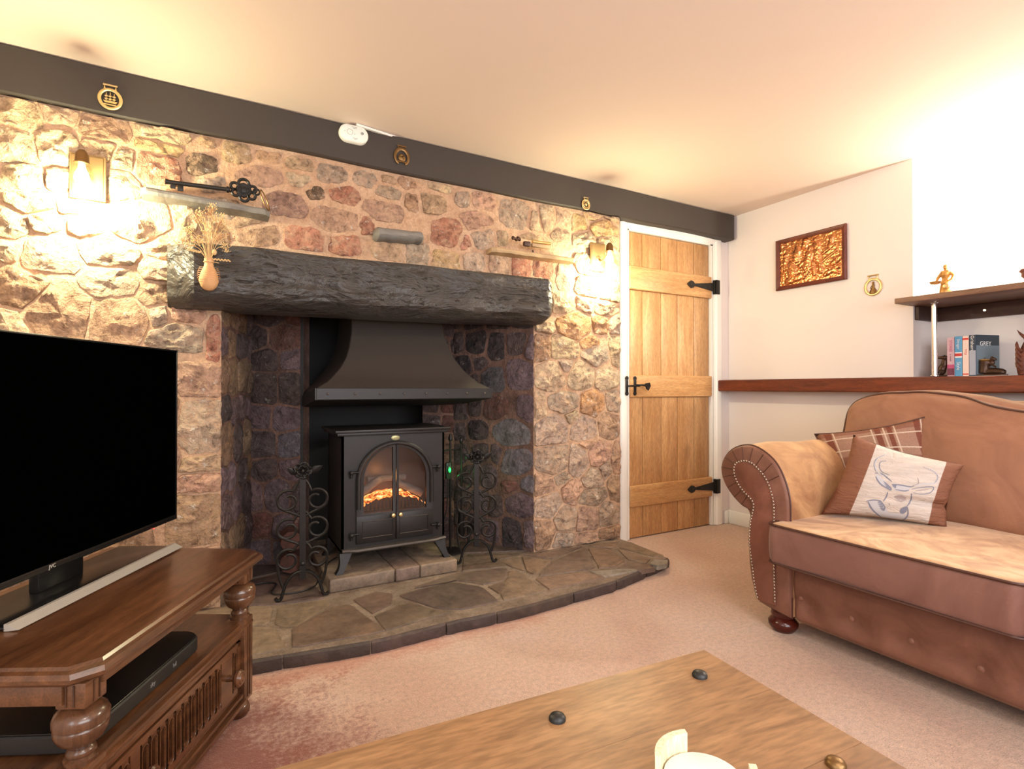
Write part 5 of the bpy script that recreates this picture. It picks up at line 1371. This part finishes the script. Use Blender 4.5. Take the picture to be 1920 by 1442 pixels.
# ---- small ornament on the right ledge
yo = 2.50; O = lambda x, y: onY(x, y, yo)
on_ = thing('brass_ornament', 'small brass barrel ornament with dark wooden block on the right ledge', 'ornament', O(1000, 462))
p = O(1016, 455); p2 = O(1032, 457); pa = O(998, 453)
obj('barrel', MB().tube([pa, p2], .0085, 14), 'brass', on_)
p = O(1014, 460); obj('wooden_bed', MB().box(pa.x-.002, p2.x-.004, yo-.008, yo+.014, p.z-.014, p.z+.004, .002), 'tanledge', on_)
p = O(988, 457); obj('dark_block', MB().box(p.x-.020, p.x+.018, yo-.011, yo+.012, p.z-.014, p.z+.011, .003), 'cleat', on_)
p = O(968, 448); m = MB()
for i in range(5): m.ell(p+Vector((.020-.010*i, 0, .004*math.sin(i*2.2))), .011, .009, .010+.003*math.sin(i*1.7), 8)
o = obj('gnarled_handle', m, 'bronze', on_); md = o.modifiers.new('r', 'REMESH'); md.mode = 'VOXEL'; md.voxel_size = .0022

# ---- horse brasses
def horse_brass(label, c, U, Nn, R0, kind, mat, sz=1.0):
    """c centre of the ring; U along the wall, Nn out of it"""
    t = thing('horse_brass', label, 'horse brass', c, 0, 'horse brasses')
    F_ = Matrix(((U.x, Nn.x, 0, c.x), (U.y, Nn.y, 0, c.y), (0, 0, 1, c.z), (0, 0, 0, 1)))
    rr = .17*R0
    if kind == 'shoe': P = [(R0*.92*math.sin(a)*(1 if abs(a) < 2.4 else .93), .004, R0*1.08*math.cos(a)) for a in [(-2.62+5.24*i/30) for i in range(31)]]; ring = MB().tube(P, [rr*.9+rr*.5*abs(math.sin(i/30*PI)) for i in range(31)], 8, flat=.55, upv=(0, 1, 0))
    else: P = [(R0*.93*math.sin(2*PI*i/36), .004, R0*math.cos(2*PI*i/36)) for i in range(36)]; ring = MB().tube(P, rr, 8, closed=True, flat=.5, upv=(0, 1, 0))
    obj('ring', ring.mul(F_), mat, t)
    if kind == 'double': obj('inner_ring', MB().tube([(R0*.62*math.sin(2*PI*i/30), .004, R0*.68*math.cos(2*PI*i/30)) for i in range(30)], rr*.55, 6, closed=True).mul(F_), mat, t)
    h = MB(); z0 = R0*1.05; w_ = R0*.46
    h.tube([(-w_, .004, z0), (-w_*1.1, .004, z0+R0*.42), (w_*1.1, .004, z0+R0*.42), (w_, .004, z0)], R0*.085, 6)
    h.tube([(-w_*1.35, .004, z0+R0*.42), (w_*1.35, .004, z0+R0*.42)], R0*.10, 6)
    h.box(-w_*1.2, w_*1.2, .001, .006, z0-R0*.13, z0+R0*.03)
    obj('hanger', h.mul(F_), mat, t)
    m = MB()
    if kind == 'ship':      # openwork crest: hull, masts, sails
        m.prism([(-R0*.45, .002, -R0*.42), (R0*.5, .002, -R0*.42), (R0*.62, .002, -R0*.20), (-R0*.60, .002, -R0*.22)], (0, .004, 0))
        for x in (-.34, 0, .34):
            m.tube([(x*R0, .004, -R0*.3), (x*R0, .004, R0*.72*(1-.4*abs(x)))], R0*.04, 6)
            for z in (-.02, .28): m.ell((x*R0, .005, z*R0), R0*.17, .004, R0*.12, 8)
        m.box(-R0*.55, R0*.55, .002, .005, -R0*.66, -R0*.54)
    elif kind == 'shoe':
        m.ell((0, .006, -R0*.12), R0*.52, .006, R0*.52, 14).ell((-R0*.1, .012, R0*.12), R0*.26, .006, R0*.2, 10).ell((R0*.2, .012, -R0*.1), R0*.14, .008, R0*.3, 10).box(-R0*.6, R0*.6, .001, .006, -R0*.72, -R0*.56)
    elif kind == 'double':
        m.ell((0, .005, 0), R0*.30, .005, R0*.34, 10).tube([(0, .004, -R0*.6), (0, .004, R0*.6)], R0*.06, 6).tube([(-R0*.55, .004, 0), (R0*.55, .004, 0)], R0*.06, 6)
    else:       # a standing figure in a wide skirt
        m.lathe([(R0*.52, -R0*.85), (R0*.42, -R0*.5), (R0*.16, -R0*.05), (R0*.2, R0*.2), (R0*.12, R0*.36)], (0, .004, 0), 10, 'z', Matrix(((1, 0, 0), (0, .25, 0), (0, 0, 1)))).ell((0, .005, R0*.52), R0*.16, .005, R0*.18, 8)
        m.tube([(-R0*.1, .006, R0*.15), (-R0*.34, .006, -R0*.15), (-R0*.1, .006, -R0*.25)], R0*.05, 6)
    obj('relief_motif', m.mul(F_), mat if kind != 'figure' else 'oldbrass', t)
    return t
yb = YS-.031; ex, ny = Vector((1, 0, 0)), Vector((0, -1, 0))
horse_brass('round polished horse brass with pierced ship crest, leftmost on the black beam', onY(207, 187, yb), ex, ny, .036, 'ship', 'brass')
horse_brass('dark aged horseshoe-shaped brass on the beam beside the white alarm', onY(753, 295, yb), ex, ny, .036, 'shoe', 'oldbrass')
horse_brass('small double-ringed horse brass hanging at the lower edge of the beam near the door', onY(1098, 384, yb), ex, ny, .028, 'double', 'brass')
horse_brass('horse brass with a skirted figure, hanging on the white wall by the copper picture', onX(1638, 538, XR), Vector((0, -1, 0)), Vector((-1, 0, 0)), .044, 'figure', 'brass')

# ---- alarm on the beam
c = onY(662, 254, yb); F_ = Matrix.Translation(c)
al = thing('alarm', 'white oblong carbon monoxide alarm on the black beam', 'alarm', c)
def pill(hx, hz, y0, y1, e):
    R_ = []
    for off, y in ((0, y0), (0, y1-e), (-e*.4, y1-e*.4), (-e, y1)):
        R_.append([(x, -y, z) for x, z in rrect(hx+off, hz+off, hz+off-.001, 10)])
    return MB().loft(R_)
obj('alarm_body', pill(.066, .040, -.002, .026, .008).mul(F_), 'white', al, ang=50)
obj('test_button', MB().tube([(-.020+.013*math.cos(2*PI*i/24), -.0262, .002+.013*math.sin(2*PI*i/24)) for i in range(24)], .0007, 5, closed=True).mul(F_), 'greyplastic', al)
for x, z in ((-.043, .002), (.002, -.004)): obj('led', MB().ell((x, -.0262, z), .0016, .001, .0016, 8).mul(F_), 'black', al)
obj('sounder_grille', MB().tube([(.036+.006*math.cos(2*PI*i/16), -.0262, .006+.006*math.sin(2*PI*i/16)) for i in range(16)], .0012, 5, closed=True).ell((.036, -.0262, .006), .0035, .001, .0035, 8).mul(F_), 'greyplastic', al)
lb = MB()
for x0_, x1_, z in ((-.012, .012, .026), (-.006, .012, .021), (-.008, .016, -.024), (-.002, .01, -.029)): lb.box(x0_, x1_, -.0265, -.0260, z, z+.0018)
tag(obj('printed_lines', lb.mul(F_), 'greyplastic', al, smooth=False), kind='stuff')
a, b_ = onZ(668, 232, ZC-.002), onZ(760, 262, ZC-.002)
d = (b_-a).normalized(); n_ = Vector((-d.y, d.x, 0))*.007
tag(obj('cable_cover', MB().prism([a+n_, b_+n_, b_-n_, a-n_], (0, 0, -.010)), 'white', smooth=False, origin=a+Vector((0, 0, -.01))), 'short white cable cover on the ceiling edge beside the alarm', 'cable cover')

# ---- pocket vase with dried flowers hanging on the mantel
yv = 2.352; V_ = lambda x, y, Y=yv: onY(x, y, Y)
c = V_(391.5, 545)
vs = thing('hanging_vase', 'small tan teardrop vase of dried grasses hanging on the mantel', 'vase', c)
sc_ = (V_(391, 490).z-c.z)/.085
pr = [(.004, 0), (.012, .003), (.020, .012), (.0248, .027), (.023, .042), (.018, .057), (.0125, .070), (.011, .080), (.0125, .092), (.0105, .092), (.009, .080)]
obj('vase_body', MB().lathe([(r*1.35, z*sc_) for r, z in pr], c, 28), 'vase', vs, ang=60)
hz = MB()
for k in range(9): hz.tube([(c.x+(.024+.008*math.sin(k*.35))*math.cos(2*PI*i/28)*1.22, c.y+(.024+.008*math.sin(k*.35))*math.sin(2*PI*i/28)*1.22, c.z+(.018+k*.0058)*sc_) for i in range(28)], .0006, 4, closed=True)
tag(obj('woven_ribs', hz, 'vase', vs), kind='stuff')
obj('raffia_tie', MB().tube([(c.x+.0165*math.cos(2*PI*i/20), c.y+.0165*math.sin(2*PI*i/20), c.z+.083*sc_) for i in range(20)], .0022, 6, closed=True).ell((c.x+.004, c.y-.017, c.z+.083*sc_), .004, .003, .004, 8).tube([(c.x+.004, c.y-.018, c.z+.083*sc_), (c.x+.034, c.y-.020, c.z+.080*sc_)], .0014, 5), 'straw', vs)
top = c+Vector((0, 0, .088*sc_)); random.seed(33)
tips = [(345, 455), (352, 425), (362, 440), (366, 405), (376, 398), (385, 412), (392, 392), (399, 386), (402, 404), (410, 418), (418, 408), (424, 424), (430, 440), (372, 448), (356, 452), (408, 440), (388, 430), (424, 460)]
for i, (x, y) in enumerate(tips):
    tp = V_(x, y, yv+random.uniform(-.02, .015)); md_ = top.lerp(tp, .5)+Vector(((top.x-tp.x)*.12, -.006, .010)); P = catmull([top+Vector(((tp.x-top.x)*.06, 0, -.01)), md_, tp], 6)
    o = obj('dried_stem', MB().tube(P, .0011, 5), 'straw', vs)
    fl = MB(); K_ = 34 if y < 435 or i > 12 else 20
    for k in range(K_):
        r = random.random()**.5*.020; a = random.uniform(0, 2*PI); q = tp+Vector((r*math.cos(a), random.uniform(-.012, .012), r*math.sin(a)*1.1-.006))
        fl.ell(q, random.uniform(.0012, .003), .0018, random.uniform(.0015, .004), 4)
        if k % 3 == 0: fl.tube([tp-Vector((0, 0, .02)), q], .0005, 3)
    tag(obj('seed_head', fl, 'straw' if i % 3 else 'straw2', o, smooth=False), kind='stuff')
for a_, b_ in (((376, 473), (352, 467)), ((398, 486), (431, 489))):
    A, B = V_(*a_, yv-.01), V_(*b_, yv-.025); m = MB().tube([top, A, B], .0012, 5)
    for k in range(12): m.ell(A.lerp(B, k/11)+Vector((0, 0, .0025*(-1)**k)), .0042, .003, .0028, 6)
    obj('wheat_ear', m, 'straw', vs)
A = V_(402, 473, yv-.015); obj('seed_pod', MB().ell(A, .0085, .007, .0115, 10).tube([top, A], .0012, 5), 'straw', vs)

# ---- copper picture
X_ = XR-.004; q = [onX(x, y, X_-.012) for x, y in ((1453, 453), (1585, 419), (1588, 523), (1457, 546))]
y1p, y0p = (q[0].y+q[3].y)/2, (q[1].y+q[2].y)/2; z1p, z0p = (q[0].z+q[1].z)/2, (q[2].z+q[3].z)/2
pc = thing('copper_picture', 'framed beaten-copper relief picture on the white wall', 'picture', (X_, (y0p+y1p)/2, z0p))
pr_ = [(0, 0), (0, -.016), (.006, -.020), (.018, -.016), (.026, -.010), (.026, 0)]
R_ = []
for (yy, zz, sy, sz) in ((y0p, z0p, 1, 1), (y1p, z0p, -1, 1), (y1p, z1p, -1, -1), (y0p, z1p, 1, -1)): R_.append([(X_+b, yy+sy*a, zz+sz*a) for a, b in pr_])
R_.append(R_[0]); obj('frame', MB().loft(R_, cap=False), 'frame', pc, ang=25)
def capsule(p, a, b, r):
    a = Vector(a); b = Vector(b); d = b-a; t = max(0, min(1, (p-a).dot(d)/d.length_squared)); return max(0, 1-((p-a-d*t).length/r)**2)
FIG = [((.10, .40), (.10, .62), .06), ((.10, .68), (.10, .70), .05), ((.22, .25), (.20, .45), .10), ((.28, .55), (.30, .72), .08), ((.30, .80), (.31, .82), .05), ((.45, .35), (.50, .62), .09), ((.50, .72), (.51, .74), .055), ((.40, .45), (.34, .38), .05),
    ((.62, .45), (.62, .80), .08), ((.60, .88), (.61, .90), .055), ((.55, .40), (.58, .15), .05), ((.66, .42), (.68, .18), .05), ((.70, .55), (.90, .72), .028), ((.66, .35), (.92, .58), .022), ((.82, .70), (.84, .82), .05), ((.84, .86), (.85, .87), .04),
    ((.15, .10), (.35, .16), .08), ((.40, .12), (.50, .30), .05), ((.75, .10), (.95, .22), .05), ((.78, .25), (.95, .08), .03), ((.86, .30), (.97, .40), .06), ((.42, .80), (.44, .92), .07)]
def relief(u, v):
    p = Vector((u*1.36, v)); h = 0
    for a, b, r in FIG:
        h = max(h, capsule(p, (a[0]*1.36, a[1]), (b[0]*1.36, b[1]), r)**.5*.011*(r/.08)**.5)
    h += abs(noise.fractal(Vector((u*20, v*16, 2)), .8, 2, 4))*.0065
    if v > .62: h += .0012*max(0, math.sin(u*60))
    return h
v = []; f = []; nu, nv = 96, 70
ya, yb2, za, zb_ = y0p+.024, y1p-.024, z0p+.024, z1p-.024
for i in range(nu+1):
    for j in range(nv+1): u_, w_ = i/nu, j/nv; v.append((X_-.004-relief(1-u_, w_), ya+(yb2-ya)*u_, za+(zb_-za)*w_))
for i in range(nu):
    for j in range(nv): f.append((i*(nv+1)+j, (i+1)*(nv+1)+j, (i+1)*(nv+1)+j+1, i*(nv+1)+j+1))
obj('copper_relief', MB().add(v, f), 'copper', pc, ang=80)
obj('backing', MB().box(X_-.003, XR-.0005, y0p+.01, y1p-.01, z0p+.01, z1p-.01), 'frame', pc, smooth=False)

# ---- books on the sill
ZS = 1.0315
def book(nm, label, y1, y0, h, dep, rz, cols, bands=(), x=3.285, words=(), cov=None):
    t = thing(nm, label, 'book', (x, y1, ZS), rz, 'paperbacks on the sill'); w_ = y1-y0
    cm = M[cols]; F_ = lambda mb: obj
    obj('cover', MB().box(0, dep, -w_, -w_+.0012, 0, h).box(0, dep, -.0012, 0, 0, h).box(-.0008, .0012, -w_, 0, 0, h, .0005), cols if cov is None else cols, t, local=True, smooth=False)
    obj('pages', MB().box(.001, dep-.003, -w_+.0012, -.0012, .001, h-.002), 'paper', t, local=True, smooth=False)
    for k_, (z0_, z1_, mt) in enumerate(bands): obj('spine_band', MB().box(-.0012-.0004*k_, -.0006, -w_+.0006, -.0006, z0_*h, z1_*h), mt, t, local=True, smooth=False)
    for (s_, size, z, mt) in words:
        text('spine_lettering', s_, size, mt, t, wm(t) @ Matrix.Translation((-.0024, -w_/2, z*h)) @ Matrix(((0, 0, -1, 0), (0, -1, 0, 0), (-1, 0, 0, 0), (0, 0, 0, 1))), .0003)
    return t
ys = [onX(x, 670, 3.285).y for x in (1776, 1790, 1804.5, 1817, 1832)]
for n_, c_ in (('book_pink', (206, 168, 176)), ('book_blue', (96, 160, 200)), ('book_cream', (236, 208, 196)), ('book_navy', (40, 56, 84)), ('ink_pink', (190, 80, 120)), ('ink_maroon', (110, 50, 70)), ('ink_white', (236, 236, 236)), ('ink_red', (206, 60, 56)), ('book_grey', (170, 176, 196)), ('cover_grey', (112, 128, 138)), ('cover_dark', (44, 58, 68)), ('paper', (226, 214, 190))):
    M[n_] = plain(n_, lin(*c_), .5)
book('paperback', 'lilac-pink paperback, the one next to the sitting-dog bookend', ys[0], ys[1]+.001, .196, .125, 0, 'book_pink', [(.02, .30, 'ink_maroon'), (.20, .30, 'ink_pink')], words=(('STORIES', .016, .78, 'ink_pink'), ('a novel', .013, .48, 'ink_maroon')))
book('paperback', 'bright blue paperback with a white band across the spine', ys[1]-.001, ys[2]+.001, .200, .128, 0, 'book_blue', [(.46, .60, 'ink_white'), (.50, .57, 'ink_red')], words=(('Shrager', .017, .80, 'ink_white'), ('Style', .022, .25, 'ink_white')))
book('paperback', 'pale pink paperback with a small red mark at the top', ys[2]-.001, ys[3]+.001, .199, .126, 0, 'book_cream', [(.90, .95, 'ink_red'), (.03, .06, 'ink_red')], words=(('TITLE', .012, .6, 'ink_red'),))
b4 = book('paperback', 'thick navy paperback at the right end, its grey misty cover showing', ys[3]-.001, ys[4], .202, .150, math.radians(-16), 'book_navy', [(.02, .62, 'book_grey')], words=(('Grisham', .022, .80, 'ink_white'),))
w_ = ys[3]-.001-ys[4]
obj('cover_picture', MB().box(.002, .148, -w_-.0006, -w_+.0002, .002, .150), 'cover_grey', b4, local=True, smooth=False)
obj('cover_title_band', MB().box(.002, .148, -w_-.0006, -w_+.0002, .150, .200), 'cover_dark', b4, local=True, smooth=False)
text('cover_lettering', 'GREY', .030, 'ink_white', b4, wm(b4) @ Matrix.Translation((.060, -w_-.001, .158)) @ Matrix.Rotation(PI/2, 4, 'X'), .0003)

# ---- figures (each body one continuous surface)
def fused(nm, mb, mat, parent, vx):
    o = obj(nm, mb, mat, parent); md = o.modifiers.new('fuse', 'REMESH'); md.mode = 'VOXEL'; md.voxel_size = vx; md.use_smooth_shade = True
    s_ = o.modifiers.new('soft', 'SMOOTH'); s_.iterations = 2; return o
# sitting dog bookend
y_ = ys[0]+.030; x_ = 3.30
d1 = thing('bookend', 'dark bronze sitting-dog bookend left of the books', 'bookend', (x_, y_, ZS), 0, 'bronze bookends')
m = MB(); Y = lambda dy, dz, dx=0: (x_+dx, y_+dy, ZS+dz)
m.ell(Y(.002, .030), .017, .021, .026, 14).tube([Y(.000, .035), Y(-.012, .062), Y(-.014, .085)], [.020, .016, .012], 10).ell(Y(-.010, .096), .012, .015, .012, 12).tube([Y(-.008, .097), Y(.012, .097), Y(.020, .095)], [.010, .007, .005], 8)
m.tube([Y(-.016, .104), Y(-.022, .098), Y(-.026, .086)], [.006, .007, .004], 6).ell(Y(-.010, .104, .006), .004, .007, .008, 6)
for s_ in (-.010, .010):
    m.tube([Y(-.012, .060, s_), Y(-.004, .030, s_), Y(.008, .008, s_*1.1), Y(.020, .006, s_*1.1)], [.009, .007, .006, .006], 8)
    m.tube([Y(.004, .025, s_*1.3), Y(.022, .030, s_*1.4), Y(.012, .010, s_*1.4), Y(.030, .008, s_*1.4)], [.013, .011, .008, .006], 8)
fused('dog', m, 'bronze', d1, .0022)
obj('base', MB().box(x_-.03, x_+.03, y_-.028, y_+.040, ZS, ZS+.006, .002), 'bronze', d1)
# boot-and-puppy bookend on the right of the books
y_ = onX(1860, 700, 3.30).y; x_ = 3.30
d2 = thing('bookend', 'dark bronze old boot bookend with a puppy on top, right of the books', 'bookend', (x_, y_, ZS), 0, 'bronze bookends')
m = MB()
m.tube([Y(.030, .012), Y(.028, .045), Y(.026, .072)], [.022, .021, .023], 12).tube([Y(.028, .018), Y(-.010, .020), Y(-.040, .016), Y(-.052, .014)], [.019, .018, .017, .010], 12)
m.ell(Y(.006, .062), .013, .020, .013, 10).ell(Y(-.004, .080), .010, .012, .010, 10).ell(Y(-.014, .077), .005, .007, .005, 8).tube([Y(.010, .060, -.008), Y(-.010, .048, -.010), Y(-.020, .040, -.010)], [.006, .005, .004], 6).ell(Y(.000, .088, .006), .004, .004, .006, 6).ell(Y(.000, .088, -.006), .004, .004, .006, 6)
m.tube([Y(.036, .010), Y(.034, .060), Y(.026, .090)], [.004, .003, .002], 6)
fused('boot', m, 'bronze', d2, .0022)
obj('boot_sole', MB().loft([[(x_+a*.022, y_+b, z) for a, b in ((1, .052), (1, 0), (.9, -.04), (.4, -.058), (-.4, -.058), (-.9, -.04), (-1, 0), (-1, .052))] for z in (ZS, ZS+.006)]), 'bronze', d2)
obj('boot_opening', MB().lathe([(.018, .076), (.022, .080), (.020, .084), (.014, .080)], (x_, y_+.026, ZS-.004), 16), 'gold', d2)
# feathered ornament cut by the right edge
y_ = onX(1926, 700, 3.28).y; x_ = 3.28
fo = thing('bird_ornament', 'dark red-brown carved bird with raised pointed wing at the right edge', 'ornament', (x_, y_, ZS))
m = MB(); m.tube([Y(.010, .0), Y(.012, .05), Y(.006, .10), Y(-.002, .15)], [.022, .028, .024, .014], 12).ell(Y(-.004, .165), .014, .016, .014, 10).tube([Y(.002, .168), Y(.022, .190), Y(.036, .212)], [.009, .006, .0015], 8).tube([Y(-.014, .165), Y(-.034, .160)], [.006, .002], 6)
fused('carved_body', m, 'redwood', fo, .003)
for k in range(5): obj('wing_feather', MB().tube(catmull([Y(.012, .02+.022*k, -.022), Y(.026, .04+.022*k, -.026), Y(.030, .075+.02*k, -.018)], 5), [.007]*8+[.005, .003, .001], 6), 'redwood', fo)
# woman figurine on the shelf
zs = 1.4365; y_ = onX(1773, 540, 3.17).y; x_ = 3.17; ZS_ = ZS
Y = lambda dy, dz, dx=0: (x_+dx, y_+dy, zs+dz)
wf = thing('figurine', 'gilt figurine of a standing woman carrying a basket on the shelf', 'figurine', (x_, y_, zs), 0, 'figurines on the shelf')
m = MB(); kk = 1.22
Yk = lambda dy, dz, dx=0: Y(dy*kk, dz*kk, dx*kk)
m.lathe([(.020*kk, .0), (.021*kk, .012*kk), (.018*kk, .030*kk), (.0125*kk, .056*kk), (.0115*kk, .062*kk), (.0165*kk, .076*kk), (.0155*kk, .088*kk), (.006*kk, .094*kk), (.005*kk, .100*kk)], (x_, y_, zs), 18)
m.ell(Yk(0, .107), .0085*kk, .008*kk, .0105*kk, 12).ell(Yk(.001, .111, .003), .0095*kk, .009*kk, .0095*kk, 10).ell(Yk(0, .106, -.009), .002*kk, .0015*kk, .002*kk, 6)
m.tube([Yk(.013, .086), Yk(.025, .070), Yk(.030, .056, -.003), Yk(.016, .050, -.014)], [.0065*kk, .006*kk, .0042*kk, .0035*kk], 8)
m.tube([Yk(-.013, .086), Yk(-.026, .072), Yk(-.022, .056, -.006), Yk(-.004, .044, -.018)], [.0065*kk, .006*kk, .0042*kk, .0035*kk], 8)
for s_ in (.016, .011, .006): m.ell(Yk(s_, .046-.002*s_*50, -.017), .0016*kk, .004*kk, .0014*kk, 6)
for s_ in (-1, 1): m.ell(Yk(s_*.008, .088, -.004), .009*kk, .009*kk, .008*kk, 8)
fused('woman', m, 'gold', wf, .0016)
obj('basket', MB().lathe([(.006, -.004), (.018, -.002), (.023, .006), (.024, .009), (.020, .009), (.016, .004)], Yk(.032, .046, -.010), 18), 'gold', wf)
obj('pot', MB().lathe([(.004, -.014), (.012, -.012), (.015, 0), (.012, .010), (.004, .013)], Yk(-.013, .028, -.022), 16, 'x'), 'brass', wf)
obj('cloth', MB().loft([[Yk(a, .060, -.016), Yk(b, .060, -.016), Yk(b, .060, -.019), Yk(a, .060, -.019)] if i == 0 else [Yk(a-.012, .040, -.021), Yk(b-.012, .040, -.021), Yk(b-.012, .040, -.024), Yk(a-.012, .040, -.024)] for i, (a, b) in enumerate(((-.016, .002), (.010, .022)))]), 'gold', wf)
# bird figurine, just entering at the right edge
y_ = onX(1927, 520, 3.17).y
Y = lambda dy, dz, dx=0: (x_+dx, y_+dy, zs+dz)
bf = thing('figurine', 'reddish brown bird figurine on the shelf, cut by the photo edge', 'figurine', (x_, y_, zs), 0, 'figurines on the shelf')
m = MB(); m.ell(Y(-.010, .040), .020, .034, .024, 14).ell(Y(.014, .058), .013, .014, .013, 12).tube([Y(.020, .058), Y(.034, .056)], [.007, .0015], 8).tube([Y(-.035, .045), Y(-.070, .060)], [.014, .004], 8)
for s_ in (-.008, .008): m.tube([Y(-.006, .025, s_), Y(-.002, .0, s_)], .003, 6)
fused('bird', m, 'redwood', bf, .0022)
obj('base', MB().lathe([(.026, 0), (.026, .004), (.020, .008)], (x_, y_-.004, zs), 20), 'redwood', bf)
